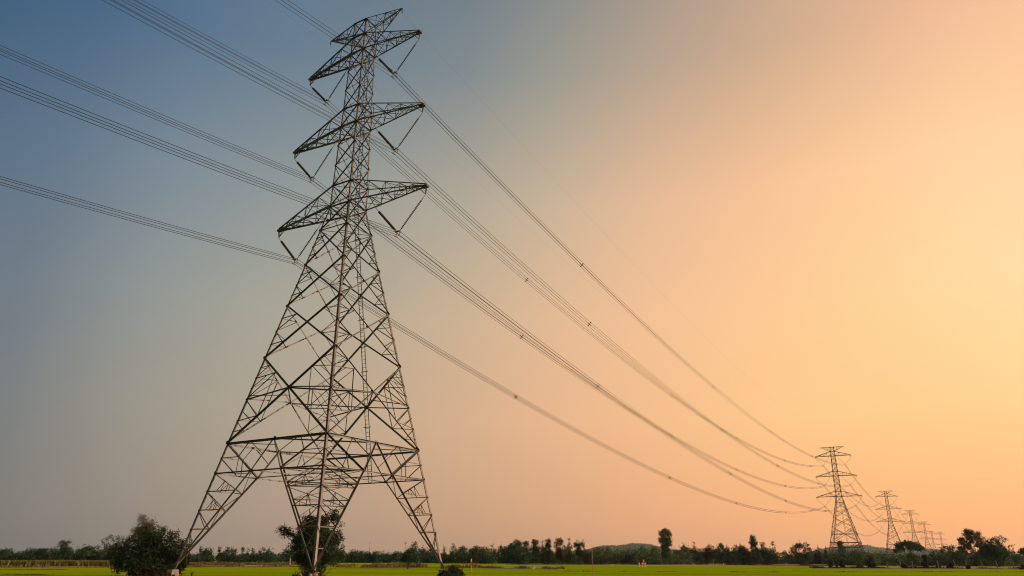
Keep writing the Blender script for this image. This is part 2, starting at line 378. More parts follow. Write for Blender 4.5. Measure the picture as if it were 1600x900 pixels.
        for i in range(len(us)):
            a_, b2 = l1.lerp(t1, us[i]), l2.lerp(t2, us[i]); c_, d_ = u1.lerp(t1, us[i]), u2.lerp(t2, us[i])
            lw = .07 if hang else .06
            if i: la.angle(a_, b2, lw, up=yy); la.angle(a_, c_, lw); la.angle(b2, d_, lw); la.angle(c_, d_, lw*.8, up=yy)
            if i+1 < len(us):
                a3, b3 = l1.lerp(t1, us[i+1]), l2.lerp(t2, us[i+1]); c3, d3 = u1.lerp(t1, us[i+1]), u2.lerp(t2, us[i+1])
                la.angle(a_, b3, lw, up=yy); la.angle(b2+Vector((0, 0, .07)), a3+Vector((0, 0, .07)), lw, up=yy)
                if i % 2 == 0: la.angle(a_, c3, lw); la.angle(b2, d3, lw); la.angle(c_, d3, lw*.8, up=yy)
                else: la.angle(c_, a3, lw); la.angle(d_, b3, lw); la.angle(d_, c3, lw*.8, up=yy)
        if hang:                                # bracket for the inner insulator string
            yr = sd_*(3.85 if lo == 'a1lo' else 2.95 if lo == 'a2lo' else 2.15); u = (abs(yr)-WV[lo])/(tr-WV[lo])
            pa, pb = l1.lerp(t1, u), l2.lerp(t2, u); la.angle(pa, pb, .1, up=yy)
            q = Vector((yr, 0, pa.z-.8)); la.bar(pa, q, .05); la.bar(pb, q, .05)
        return ch, la
    for sd_ in (1, -1):
        for lo, up, i in (('a1lo', 'a1up', 1), ('a2lo', 'a2up', 2), ('a3lo', 'a3up', 3)):
            ch, la = arm(sd_, lo, up, ARMS[i][0], ARMS[i][1], True)
            parts.append(('crossarm', ch, M['steel'], [('lacing', la, M['steel'])]))
        # earth wire peak
        k1, k2 = ('F', 'R') if sd_ > 0 else ('L', 'B')
        ch = MB(); la = MB(); t_ = Vector((sd_*5.48, 0, warp(60.08, drop)))
        tp = [P(k1, 'top'), P(k2, 'top')]; lp_ = [P(k1, 'a3up'), P(k2, 'a3up')]
        for p in tp+lp_: ch.angle(p, t_, .1)
        us = [0, .28, .55, .78]
        for i in range(4):
            q = [p.lerp(t_, us[i]) for p in (tp[0], tp[1], lp_[0], lp_[1])]
            if i: 
                for a_, b2 in ((0, 1), (1, 3), (3, 2), (2, 0)): la.angle(q[a_], q[b2], .06)
            if i < 3:
                q2 = [p.lerp(t_, us[i+1]) for p in (tp[0], tp[1], lp_[0], lp_[1])]
                for a_, b2 in ((0, 1), (3, 1), (3, 2), (0, 2)):
                    if i % 2: a_, b2 = b2, a_
                    la.angle(q[a_], q2[b2], .06)
        ch.bar(t_, t_+Vector((0, 0, -.55)), .1)
        parts.append(('peak_arm', ch, M['steel'], [('lacing', la, M['steel'])]))
    # ladder up the middle of the far face
    m_ = MB(); r_ = MB(); z0, z1 = 8.7, 56.5; st = 1.0
    def lp3(z): return Vector((0, halfw(z)-.12, warp(z, drop)))
    zz = [z0+(z1-z0)*i/24 for i in range(25)]
    for dx in (-.24, .24):
        for i in range(24): m_.bar(lp3(zz[i])+Vector((dx, 0, 0)), lp3(zz[i+1])+Vector((dx, 0, 0)), .06)
    z = z0
    while z < z1:
        p = lp3(z); r_.bar(p-Vector((.24, 0, 0)), p+Vector((.24, 0, 0)), .035); z += .4
    for z in (14, 19.5, 22, 24.8, 27, 29.3, 33.3):
        hw = .5; p = lp3(z); m_.bar(p-Vector((hw, 0, 0)), p+Vector((hw, 0, 0)), .06)
    m_.add(r_.v, r_.f)
    parts.append(('ladder', m_, M['steel'], []))
    return parts
def instantiate(root, parts, cache):
    for i, (nm, mb, mt, subs) in enumerate(parts):
        if (i, -1) not in cache: cache[(i, -1)] = mb.mesh(nm)
        o = link(nm, cache[(i, -1)], mt, root)
        for j, (sn, sm, smt) in enumerate(subs):
            if (i, j) not in cache: cache[(i, j)] = sm.mesh(sn)
            link(sn, cache[(i, j)], smt, o)
TX, TY, YAW = -17.331, 68.322, 30.852
nv = Vector((math.sin(R(YAW)), math.cos(R(YAW)), 0)); ev = Vector((math.cos(R(YAW)), -math.sin(R(YAW)), 0))
T0 = Vector((TX, TY, 0)); RZ = -R(YAW)
root = empty('electricity_pylon', T0, 'huge near lattice steel pylon with three pairs of crossarms rising over the green field', 'pylon', 'pylons of the power line', RZ)
instantiate(root, make_tower_parts(0, True), {})
for k in 'FRLB':
    s = CR[k]; mb = MB(); x, y = s[0]*8.16, s[1]*8.16; b0, b1 = .42, .3
    mb.add([(x+i*b0, y+j*b0, -.2) for i, j in ((-1, -1), (1, -1), (1, 1), (-1, 1))]+[(x+i*b1, y+j*b1, .66) for i, j in ((-1, -1), (1, -1), (1, 1), (-1, 1))],
           [(3, 2, 1, 0), (4, 5, 6, 7), (0, 1, 5, 4), (1, 2, 6, 5), (2, 3, 7, 6), (3, 0, 4, 7)])
    mb.build('concrete_footing', M['concrete'], root)
DROP = 5.2
far_parts = make_tower_parts(DROP, False); cache = {}
FAR = [(348, 0), (632, 0), (911, 1), (1209, 1), (1632, -5), (1673, 8), (2029, 86)]
ORD = ['second', 'third', 'fourth', 'fifth', 'sixth', 'seventh', 'eighth']
FL = ['second largest lattice pylon, standing right of the near one beyond the hedgerow',
      'third lattice pylon of the row, next one right of the second',
      'fourth lattice pylon of the row, smaller, above the flat topped tree',
      'fifth lattice pylon of the row, small and pale with distance',
      'sixth lattice pylon of the row, tiny, left one of the closest spaced pair',
      'seventh lattice pylon of the row, tiny, right one of the closest spaced pair',
      'faintest tiny pylon standing apart, just left of the big right hand trees']
towers = [(T0, 0)]
for (s, a), lb in zip(FAR, FL):
    p = T0+nv*s+ev*a; r = empty('electricity_pylon', p, lb, 'pylon', 'pylons of the power line', RZ)
    instantiate(r, far_parts, cache); towers.append((p, DROP))

# ------------------------------------------------------------------ insulators
def string_mesh(A, B, fine, rad):
    """cap and pin discs along A-B"""
    m_ = MB(); A = Vector(A); B = Vector(B); d = B-A; Ln = d.length; d.normalize()
    m_.rod(A, B, .035, 5)
    x = .35; st = .165 if fine else .5; nn = 8 if fine else 5
    while x < Ln-.25:
        c = A+d*x; m_.rod(c-d*.06, c, .05, nn, rad); m_.rod(c, c+d*.035, rad, nn, rad*.8); x += st
    return m_
icache = {}
SIDE = {1: 'right', -1: 'left'}; LVN = {1: 'lowest', 2: 'middle', 3: 'top'}
WH = ['near', 'second', 'third', 'fourth', 'fifth']
IN = {1: 3.85, 2: 2.95, 3: 2.15}
for ti in range(5):
    P0, dr = towers[ti]
    for sd_ in (1, -1):
        for lv in (1, 2, 3):
            yr, yz = YOKE[lv]; tr, tz = ARMS[lv][1], ARMS[lv][0]
            oA = Vector((sd_*(tr-.12), 0, tz-.9)); iA = Vector((sd_*IN[lv], 0, tz-.75)); yk = Vector((sd_*yr, 0, yz))
            key = (sd_, lv, ti == 0)
            if key not in icache:
                fine = ti == 0; o3 = yk+Vector((sd_*.22, 0, .1)); i3 = yk+Vector((-sd_*.22, 0, .1))
                res = []
                for A, B in ((oA, o3), (iA, i3)):
                    # the string whose far end is the left one shows its discs broadside: same build for both
                    big = (A.x < B.x)
                    res.append(string_mesh(A.lerp(B, .1), B, fine, fine and big and .14 or .115)); res[-1].rod(A, A.lerp(B, .1), .03, 4)
                hw = MB(); hw.bar(yk+Vector((-.28, 0, .08)), yk+Vector((.28, 0, .08)), .05, .16)
                for sx in (-.225, .225):
                    hw.bar(yk+Vector((sx, 0, .1)), yk+Vector((sx, 0, -.5)), .05)
                    for z_ in (0, -.45): hw.bar(yk+Vector((sx, -.22, z_)), yk+Vector((sx, .22, z_)), .09)
                icache[key] = (res[0].mesh('insulator_string'), res[1].mesh('insulator_string'), hw.mesh('yoke_plate'))
            o = empty('insulator_assembly', P0-Vector((0, 0, dr)), 'V-shaped insulator assembly under the %s %s crossarm of the %s pylon' % (SIDE[sd_], LVN[lv], WH[ti]), 'insulator', 'insulators on the pylons', RZ)
            link('insulator_string', icache[key][0], M['glass'], o); link('insulator_string', icache[key][1], M['glass'], o); link('yoke_plate', icache[key][2], M['steel'], o)

# ------------------------------------------------------------------ conductors
SAG = {(1, 3): 10.75, (1, 2): 11, (1, 1): 11.25, (-1, 3): 12, (-1, 2): 11.5, (-1, 1): 11.5}
BS = {(1, 3): 12, (1, 2): 12.0, (1, 1): 12.4, (-1, 3): 13.2, (-1, 2): 12.1, (-1, 1): 12.5}
def span(s0, a0, d0, s1, a1, d1, sd_, lv, sag, label, spacers, r, four):
    A = T0+nv*s0+ev*a0; B = T0+nv*s1+ev*a1; yr, yz = YOKE[lv]
    A = A+ev*(sd_*yr)+Vector((0, 0, yz-d0)); B = B+ev*(sd_*yr)+Vector((0, 0, yz-d1)); ln = (B-A).length
    o = empty('conductor_bundle', A, label, 'power line', 'conductor bundles of the power line')
    K = 90 if four else 24
    def q(u, dx, dz): return (B-A)*u+Vector((0, 0, -4*sag*u*(1-u)))+ev*dx+Vector((0, 0, dz))
    for dx, dz in (((-.225, 0), (.225, 0), (-.225, -.45), (.225, -.45)) if four else ((-.2, -.2), (.2, -.2))):
        m_ = MB(); m_.tube([q(i/K, dx, dz) for i in range(K+1)], r, 4); m_.build('wire', M['wire'], o)
    for s in spacers:
        u = s/ln; m_ = MB(); c = [q(u, dx, dz) for dx, dz in ((-.225, 0), (.225, 0), (.225, -.45), (-.225, -.45))]; cc = sum(c, Vector())/4
        for p in c: m_.bar(cc, p+(p-cc)*.12, .075); m_.bar(p-nv*.1, p+nv*.1, .1)
        m_.plate(cc, nv, .08, .08, 8)
        m_.build('spacer', M['wire'], o)
def spanname(sd_, lv): return 'under the %s %s crossarm' % (SIDE[sd_], LVN[lv])
for sd_ in (1, -1):
    for lv in (1, 2, 3):
        span(0, 0, 0, 348, 0, DROP, sd_, lv, SAG[(sd_, lv)], 'conductor bundle swooping right from %s of the near pylon' % spanname(sd_, lv)[6:], (47, 118, 177, 249, 308), .028, True)
        span(0, 0, 0, -344, 0, 0, sd_, lv, BS[(sd_, lv)], 'conductor bundle running up left out of frame from %s near pylon crossarm' % (SIDE[sd_]+' '+LVN[lv]), (), .023, True)
        for i, (a, b2) in enumerate((((348, 0), (632, 0)), ((632, 0), (911, 1)), ((911, 1), (1209, 1)))):
            span(a[0], a[1], DROP, b2[0], b2[1], DROP, sd_, lv, 9.5, 'thin distant conductors between %s and %s pylons on the %s %s crossarms' % (WH[i+1], WH[i+2], SIDE[sd_], LVN[lv]), (47, 118, 177, 240) if i == 0 else (), .032, i == 0)
for sd_ in (1, -1):
    for a, b2, da, db, sag, lb in ((0, 348, 0, DROP, 8, 'hair thin earth wire running right from the %s peak of the near pylon'), (0, -344, 0, 0, 9, 'hair thin earth wire running up left from the %s peak of the near pylon'), (348, 632, DROP, DROP, 7, 'faint earth wire between second and third pylons on the %s side')):
        A = T0+nv*a+ev*sd_*5.48+Vector((0, 0, 59.5-da)); B = T0+nv*b2+ev*sd_*5.48+Vector((0, 0, 59.5-db))
        m_ = MB(); m_.tube([(B-A)*(i/60)+Vector((0, 0, -4*sag*(i/60)*(1-i/60))) for i in range(61)], .0055, 4)
        o = m_.build('earth_wire', M['wire']); o.location = A; tag(o, lb % SIDE[sd_], 'earth wire', 'earth wires of the power line')

# ------------------------------------------------------------------ ground
def sheet(name, pts, z, m_, kind='structure'):
    me = bpy.data.meshes.new(name); me.from_pydata([(p[0], p[1], z) for p in pts], [], [tuple(range(len(pts)))]); me.update()
    return tag(link(name, me, m_), kind=kind)
EXT = 5200
sheet('ground', [(-EXT, -EXT), (EXT, -EXT), (EXT, EXT), (-EXT, EXT)], 0, M['rice'])
def band(name, ys0, ys1, z, m_, x0=-50, x1=1650, wob=.25, n_=60):
    """strip of ground: near and far edges from the height in the photograph, slightly wavy"""
    f = lambda tab, x: float(np.interp(x, [p[0] for p in tab], [p[1] for p in tab]))
    lo, hi = [], []
    for i in range(n_+1):
        x = x0+(x1-x0)*i/n_
        lo.append(gp(x, f(ys0, x)+rnd.uniform(-wob, wob))); hi.append(gp(x, max(hz(x)+1.1, f(ys1, x)+rnd.uniform(-wob, wob)*.5)))
    me = bpy.data.meshes.new(name); v = [(p.x, p.y, z) for p in lo]+[(p.x, p.y, z) for p in hi]
    me.from_pydata(v, [], [(i, i+1, n_+2+i, n_+1+i) for i in range(n_)]); me.update()
    return tag(link(name, me, m_), kind='structure')
band('far_field', [(0, 884), (800, 884), (1300, 886.2), (1600, 886.8)], [(0, 860), (1600, 860)], .004, M['rice_far'])
band('dirt_path', [(0, 887.5), (170, 887.3), (430, 886.3), (520, 885.6)], [(0, 884.5), (430, 884), (520, 884.6)], .008, M['soil'], -60, 520, .3, 40)
band('field_bund', [(520, 888), (700, 887.5), (870, 890)], [(520, 886.5), (700, 886), (870, 888.6)], .008, M['soil_dark'], 540, 870, .3, 30)
band('field_margin', [(800, 882.3), (1060, 882.6), (1300, 885)], [(800, 881.2), (1060, 880.6), (1300, 882)], .012, M['soil_dark'], 790, 1300, .15, 40)
band('dirt_track', [(1050, 883), (1270, 883.2), (1300, 884)], [(1050, 881.5), (1200, 880.5), (1300, 881.2)], .016, M['soil'], 1050, 1320, .2, 30)
band('fence_margin', [(1280, 888.5), (1600, 890)], [(1280, 887.2), (1600, 888)], .008, M['soil_dark'], 1270, 1640, .25, 30)
def leaf_mesh(name, C, size, flat=0.0):
    C = np.asarray(C, float); n_ = len(C)
    a = rng.normal(size=(n_, 3)); a[:, 2] += flat*0; a /= np.linalg.norm(a, axis=1)[:, None]
    b_ = rng.normal(size=(n_, 3)); b_ -= (a*b_).sum(1)[:, None]*a; b_ /= np.linalg.norm(b_, axis=1)[:, None]
    s = size*rng.uniform(.55, 1.35, (n_, 1)); w_ = s*rng.uniform(.4, .8, (n_, 1))
    V = np.stack([C-a*s*.5, C+b_*w_*.5-a*s*.05, C+a*s*.5, C-b_*w_*.5+a*s*.08], 1).reshape(-1, 3)
    me = bpy.data.meshes.new(name); me.vertices.add(len(V)); me.vertices.foreach_set('co', V.ravel())
    me.loops.add(n_*4); me.loops.foreach_set('vertex_index', np.arange(n_*4, dtype=np.int32))
    me.polygons.add(n_); me.polygons.foreach_set('loop_start', np.arange(0, n_*4, 4, dtype=np.int32)); me.polygons.foreach_set('loop_total', np.full(n_, 4, dtype=np.int32))
    me.update(); me.validate(); return me
# hills
def hill(name, x0, x1, prof, Y, seed):
    r_ = np.random.default_rng(seed); nx = 90; v = []; f = []
    for j, (dy, hh) in enumerate(((-420, 0), (-200, .55), (0, 1), (160, .6), (320, 0))):
        for i in range(nx+1):
            px = x0+(x1-x0)*i/nx; py = float(np.interp(px, [p[0] for p in prof], [p[1] for p in prof]))
            p = at(px, py, Y); z = max(p.z, 0)*hh+(r_.normal()*.5 if 0 < hh else -1)
            v.append((p.x*(1+dy/Y), Y+dy, z if hh else -2))
    for j in range(4):
        for i in range(nx): f.append((j*(nx+1)+i, j*(nx+1)+i+1, (j+1)*(nx+1)+i+1, (j+1)*(nx+1)+i))
    me = bpy.data.meshes.new(name); me.from_pydata(v, [], f); me.update(); me.shade_smooth()
    V = np.array(v).reshape(5, nx+1, 3); C = []
    for _ in range(9000):
        j = r_.integers(0, 2); i = r_.integers(0, nx); a, b_ = r_.uniform(0, 1, 2); p = (V[j, i]*(1-a)+V[j, i+1]*a)*(1-b_)+(V[j+1, i]*(1-a)+V[j+1, i+1]*a)*b_; C.append(p+[0, 0, r_.uniform(.5, 5)])
    tag(link('hill_woods', leaf_mesh('hill_woods', C, 9.0), M['leaf_mid']), kind='stuff')
    return tag(link(name, me, M['hill']), kind='structure')
hill('hills', 860, 1080, [(860, 872), (900, 866), (925, 857), (945, 852.5), (965, 853), (990, 849.5), (1010, 850), (1035, 856), (1060, 862), (1080, 870)], 4500, 1)
hill('hills', 1240, 1560, [(1240, 872), (1280, 858), (1320, 853.5), (1350, 851.5), (1370, 855), (1390, 858), (1430, 856), (1470, 860), (1510, 865), (1560, 872)], 4700, 2)

# ------------------------------------------------------------------ foliage
def scatter(lobes, n_, clump, per=14, shell=.55):
    """leaf centres in small clumps through ellipsoid lobes (x,y,z,rx,ry,rz)"""
    vol = np.array([max(l_[3]*l_[4]*l_[5], 1e-4)**.8 for l_ in lobes]); vol /= vol.sum()
    nc = max(3, n_//per); which = rng.choice(len(lobes), nc, p=vol); L_ = np.array(lobes)[which]
    d = rng.normal(size=(nc, 3)); d /= np.linalg.norm(d, axis=1)[:, None]; rr = rng.uniform(shell**3, 1, nc)**(1/3)
    rr *= rng.choice([1, .7], nc, p=[.75, .25])
    cc = L_[:, :3]+d*rr[:, None]*L_[:, 3:]
    k = rng.integers(per//2, per*3//2+1, nc); C = np.repeat(cc, k, 0); C = C+rng.normal(size=C.shape)*clump
    return C[C[:, 2] > .02]
def limbs(mb, base, top, r0, lobes, nb=6, seed=0):
    rr = random.Random(seed); base = Vector(base); top = Vector(top); pts = []
    for i in range(6):
        u = i/5; p = base.lerp(top, u); w_ = (top-base).length*.025
        pts.append(p+Vector((rr.uniform(-w_, w_), rr.uniform(-w_, w_), 0))*(1 if 0 < i else 0))
    mb.tube(pts, [r0*(1.25 if i == 0 else 1)*(1-.75*i/5) for i in range(6)], 7)
    ls = list(lobes); rr.shuffle(ls)
    for l_ in ls[:nb]:
        e_ = Vector(l_[:3]); u = rr.uniform(.35, .85); s = base.lerp(top, u)
        if e_.z < s.z: s = base.lerp(top, max(.15, .6*e_.z/max(top.z, .1)))
        m_ = s.lerp(e_, .5)+Vector((0, 0, -.06*(e_-s).length)); r_ = r0*.42
        mb.tube([s, m_, e_, e_+Vector((rr.uniform(-.3, .3)*l_[3], rr.uniform(-.3, .3)*l_[4], l_[5]*.6))], [r_, r_*.7, r_*.4, r_*.12], 5)
        for _ in range(3):
            t_ = e_+Vector((rr.uniform(-.8, .8)*l_[3], rr.uniform(-.8, .8)*l_[4], rr.uniform(-.2, .9)*l_[5])); mb.tube([m_.lerp(e_, .6), t_], [r_*.35, r_*.08], 4)
def kind_lobes(kind, W, H, rr):
    hw = W/2; Ls = []
    if kind == 'round':
        for _ in range(12):
            a = rr.uniform(0, 6.28); q = rr.uniform(.2, .62); z = rr.uniform(.38, .84); k = math.sqrt(max(.1, 1-((z-.55)/.5)**2))
            r_ = hw*rr.uniform(.28, .46); Ls.append((math.cos(a)*hw*q*k, math.sin(a)*hw*q*k, z*H, r_, r_, min(r_*.85, H*.16)))
        for _ in range(22):
            a = rr.uniform(0, 6.28); z = rr.uniform(.3, .97); k = math.sqrt(max(.1, 1-((z-.55)/.5)**2)); r_ = hw*rr.uniform(.1, .2); Ls.append((math.cos(a)*hw*.9*k, math.sin(a)*hw*.9*k, z*H, r_, r_, r_*.8))
        return Ls, .55, 900
    if kind == 'bush':
        for _ in range(12):
            a = rr.uniform(0, 6.28); q = rr.uniform(.1, .65); z = rr.uniform(.12, .8); k = 1-.55*z
            r_ = hw*rr.uniform(.3, .45); Ls.append((math.cos(a)*hw*q*k*1.3, math.sin(a)*hw*q*k, z*H, r_, r_, H*.2))
        return Ls, .5, 900
    if kind == 'airy':
        for i in range(60):
            z = .28+.68*(i+.5)/60; k = math.sqrt(max(.08, 1-((z-.62)/.4)**2)); a = i*2.4+rr.uniform(-.4, .4); r_ = hw*rr.uniform(.07, .17); q = math.sqrt(rr.uniform(.05, 1))*1.02
            Ls.append((math.cos(a)*hw*q*k, math.sin(a)*hw*q*k, z*H, r_*1.2, r_*1.2, r_*.7))
        return Ls, .6, 700
    if kind == 'spire':
        for i in range(9):
            z = .12+.83*i/8; r_ = hw*(1.02-z)*rr.uniform(.8, 1.15)+.12*hw; Ls.append((rr.uniform(-.12, .12)*hw, rr.uniform(-.12, .12)*hw, z*H, r_, r_, H*.07))
        return Ls, .9, 420
    if kind == 'gum':
        for i in range(20):
            z = .2+.72*(i+.5)/20; k = math.sqrt(max(.12, 1-((z-.64)/.42)**2)); a = i*2.4+rr.uniform(-.4, .4); r_ = hw*rr.uniform(.24, .42); q = rr.uniform(.35, .75)
            Ls.append((math.cos(a)*hw*q*k, math.sin(a)*hw*q*k, z*H, r_, r_, min(r_*.9, H*.075)))
        return Ls, .8, 1000
    if kind == 'spindly':
        for i in range(6):
            z = .45+.5*i/5; r_ = hw*rr.uniform(.35, .8)*(1.15-.5*(z)); Ls.append((rr.uniform(-.3, .3)*hw, rr.uniform(-.3, .3)*hw, z*H, r_, r_, H*.06))
        return Ls, .9, 220
    if kind == 'umbrella':
        for i in range(34):
            a = rr.uniform(0, 6.28); q = math.sqrt(rr.uniform(0, 1))*.82; r_ = hw*rr.uniform(.16, .26)
            Ls.append((math.cos(a)*hw*q, math.sin(a)*hw*q, H*(.9-.4*q*q*rr.uniform(.5, 1.2)), r_, r_, H*.085))
        return Ls, .62, 1100
def tree(px0, px1, ytop, Y, kind, leafm, label, cat='tree', dens=1.0, barkm='bark', name=None, group=None, seed=None, leaf=None):
    seed = seed or rnd.randrange(10**6); rr = random.Random(seed)
    pc = at((px0+px1)/2, 872, Y); W = (at(px1, 860, Y)-at(px0, 860, Y)).length; H = at((px0+px1)/2, ytop, Y).z
    Ls, tt, n_ = kind_lobes(kind, W, H, rr)
    o = empty(name or {'spire': 'conifer_tree', 'gum': 'tall_tree', 'spindly': 'slender_tree', 'umbrella': 'flat_topped_tree', 'airy': 'open_crowned_tree', 'bush': 'bushy_tree'}.get(kind, 'broadleaf_tree'), (pc.x, Y, 0), label, cat, group)
    ls = leaf or max(.28, Y*.00165); area = W*H
    cnt = int(max(420 if kind == 'spire' else 160, min(9000, 1.35*n_*dens*area/55*(.5/ls)**1.5)))
    link('crown', leaf_mesh('crown', scatter(Ls, cnt, ls*.7, 8), ls), M[leafm], o)
    mb = MB(); limbs(mb, (0, 0, -.1), (0, 0, H*tt), .05 if kind == 'spire' else max(.08, H*.02), Ls, 5, seed); mb.build('trunk', M[barkm], o)
    return o

# belts of scrub: nobody can count these
def belt(x0, x1, prof, Y, depth, leafm, size, n_, seed, name='hedgerow_thicket'):
    r_ = np.random.default_rng(seed); C = []; tot = 0
    A = at(x0, 872, Y).x; B = at(x1, 872, Y).x; nb = max(4, int(abs(B-A)/1.5))
    Ls = []
    for i in range(nb):
        px = x0+(x1-x0)*(i+r_.uniform(0, 1))/nb; yy = Y+r_.uniform(0, depth); py = float(np.interp(px, [p[0] for p in prof], [p[1] for p in prof]))
        p = at(px, py, Y); h = p.z*r_.choice([.62, .8, .95, 1.1], p=[.2, .3, .35, .15]); w_ = r_.uniform(1.5, 3.6); x = p.x*yy/Y
        for z, k in ((.18, 1.05), (.5, 1), (.78, .7)):
            Ls.append((x+r_.normal()*.5, yy, h*z, w_*k, w_*k*.8, h*.24))
    return tag(link(name, leaf_mesh(name, scatter(Ls, n_, size*.8, 12, .5), size), M[leafm]), kind='stuff')
HB = [(-60, 856), (0, 860), (15, 858), (30, 864), (50, 859), (75, 861), (115, 857), (150, 853), (170, 850), (290, 858), (300, 867), (330, 861), (360, 866), (400, 862), (430, 863), (440, 860), (520, 863), (560, 859), (600, 860), (640, 861), (670, 857), (700, 860), (720, 853), (745, 858), (770, 855), (800, 853), (850, 854), (915, 857), (930, 858), (960, 861), (1000, 859), (1030, 860), (1060, 858), (1080, 853), (1100, 858), (1140, 856), (1160, 853), (1190, 850), (1210, 852), (1222, 862), (1240, 863), (1270, 860), (1320, 860), (1345, 864), (1400, 866), (1450, 866), (1470, 860), (1500, 858), (1560, 860), (1600, 862), (1660, 862)]
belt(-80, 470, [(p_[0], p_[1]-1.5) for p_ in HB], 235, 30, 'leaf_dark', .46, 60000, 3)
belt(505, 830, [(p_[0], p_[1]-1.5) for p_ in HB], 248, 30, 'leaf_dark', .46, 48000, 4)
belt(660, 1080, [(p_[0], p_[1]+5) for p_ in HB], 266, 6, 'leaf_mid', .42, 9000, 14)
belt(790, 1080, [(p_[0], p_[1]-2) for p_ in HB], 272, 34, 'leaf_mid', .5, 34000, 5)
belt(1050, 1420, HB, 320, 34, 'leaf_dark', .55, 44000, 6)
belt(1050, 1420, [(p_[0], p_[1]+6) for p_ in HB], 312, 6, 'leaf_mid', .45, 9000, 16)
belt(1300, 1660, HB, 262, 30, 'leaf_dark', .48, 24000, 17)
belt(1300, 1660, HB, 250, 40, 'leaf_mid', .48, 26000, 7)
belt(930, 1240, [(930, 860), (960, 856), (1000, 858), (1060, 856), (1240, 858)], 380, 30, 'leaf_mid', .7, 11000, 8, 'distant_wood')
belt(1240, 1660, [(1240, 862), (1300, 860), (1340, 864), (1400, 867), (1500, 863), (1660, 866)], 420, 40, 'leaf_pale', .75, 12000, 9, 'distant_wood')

T = tree
# left part, beyond the field
T(-14, 22, 857, 232, 'round', 'leaf_dark', 'low dark tree cut by the left frame edge')
T(84, 115, 842.5, 228, 'round', 'leaf_dark', 'round dark green tree standing above the left hedge', dens=1.5)
T(118, 150, 851, 230, 'round', 'leaf_dark', 'low broad dark tree between the round tree and the greyish airy one')
T(48, 84, 856, 230, 'round', 'leaf_dark', 'low dark tree just left of the round one')
T(152, 196, 836, 215, 'airy', 'leaf_pale', 'greyish airy tree left of the big near bush', dens=1.1, barkm='bark_pale')
for i, (x, t_, w_) in enumerate(((312, 854.5, 6), (319, 856, 5), (328, 855, 6), (341, 855, 6), (354, 854.5, 6), (361, 856, 5), (367, 858, 4), (378, 855.5, 6), (386, 857, 5), (394, 855.5, 5), (405, 858, 5), (411, 856, 4), (418, 857, 5))):
    T(x-w_*.6, x+w_*.6, t_, 250, 'spindly', 'leaf_pale', 'slender wispy trees in a row over the hedge between left leg and middle tree', group='row of slender wispy trees', barkm='bark_pale', dens=1.6)
T(310, 331, 857, 232, 'round', 'leaf_dark', 'rounded dark tree under the row of wispy trees', dens=1.3)
T(531, 539, 849, 246, 'spire', 'leaf_dark', 'small pointed tree just right of the middle ivy clad tree')
T(640, 652, 845, 244, 'gum', 'leaf_dark', 'narrow leaning dark tree crown above hedge behind the small field tree', dens=1.4)
for x, t_, w_, lb in ((694, 852, 6, 'pointed conifer left of the right pylon foot'), (707, 847, 7, 'pointed conifer just right of the right pylon foot'), (723, 848, 7, 'pointed conifer second right of the right pylon foot'), (744, 846.5, 9, 'paler pointed conifer between two hedge gaps'), (770, 845.5, 11, 'broad pointed conifer left of the tall tree cluster')):
    T(x-w_*.55, x+w_*.55, t_, 244, 'spire', 'leaf_dark' if x != 744 else 'leaf_pale', lb, group='conifers along the hedge', dens=1.4)
T(700, 732, 854, 242, 'round', 'leaf_dark', 'dark rounded tree at the right pylon foot')
T(748, 765, 852, 244, 'round', 'leaf_mid', 'mid green small round tree beside the broad conifer')
for x0, x1, t_, kd, lm, lb in (
    (800, 815, 842, 'gum', 'leaf_mid', 'leftmost tall tree of the central cluster'),
    (814, 828, 845, 'airy', 'leaf_mid', 'thin tree second from left in the central cluster'),
    (829, 843, 842, 'gum', 'leaf_dark', 'tall dark tree third from left in the central cluster'),
    (843, 852, 839.5, 'spire', 'leaf_dark', 'narrow pointed tree in the central cluster'),
    (851, 862, 839, 'gum', 'leaf_dark', 'dark tall tree in the middle of the central cluster'),
    (865, 884, 840, 'gum', 'leaf_warm', 'brownish tall tree with pale trunk in the central cluster'),
    (882, 895, 837.5, 'spire', 'leaf_dark', 'highest pointed tree of the central cluster'),
    (895, 917, 842, 'round', 'leaf_dark', 'dense dark tree at the right end of the central cluster')):
    T(x0, x1, t_, 268, kd, lm, lb, dens=1.7, barkm='bark_pale' if 'pale' in lb else 'bark', group='tall trees in the central cluster')
T(908, 926, 862, 264, 'bush', 'leaf_warm', 'yellowish brown bush at the foot of the central cluster', 'bush', dens=1.5)
for x, t_, w_, lb in ((952, 851, 9, 'pointed conifer in front of the left hill'), (949, 854, 6, 'small conifer beside a taller one before the left hill'), (975, 856, 6, 'small conifer midway before the left hill'), (983, 854, 7, 'conifer in front of the left hill crest'), (1003, 853.5, 6, 'conifer left of the tall lone tree'), (1009, 855, 5, 'little conifer nearest the tall lone tree')):
    T(x-w_*.55, x+w_*.55, t_, 320, 'spire', 'leaf_mid', lb, group='conifers before the left hill', dens=1.4)
T(966, 1004, 864, 268, 'bush', 'leaf_dark', 'low dark bushy tree behind the striped posts', dens=1.3)
T(1030, 1054, 824.5, 266, 'gum', 'leaf_mid', 'tall lone tree with pale forked trunk rising over the central hedge', dens=2.6, barkm='bark_pale', seed=5)
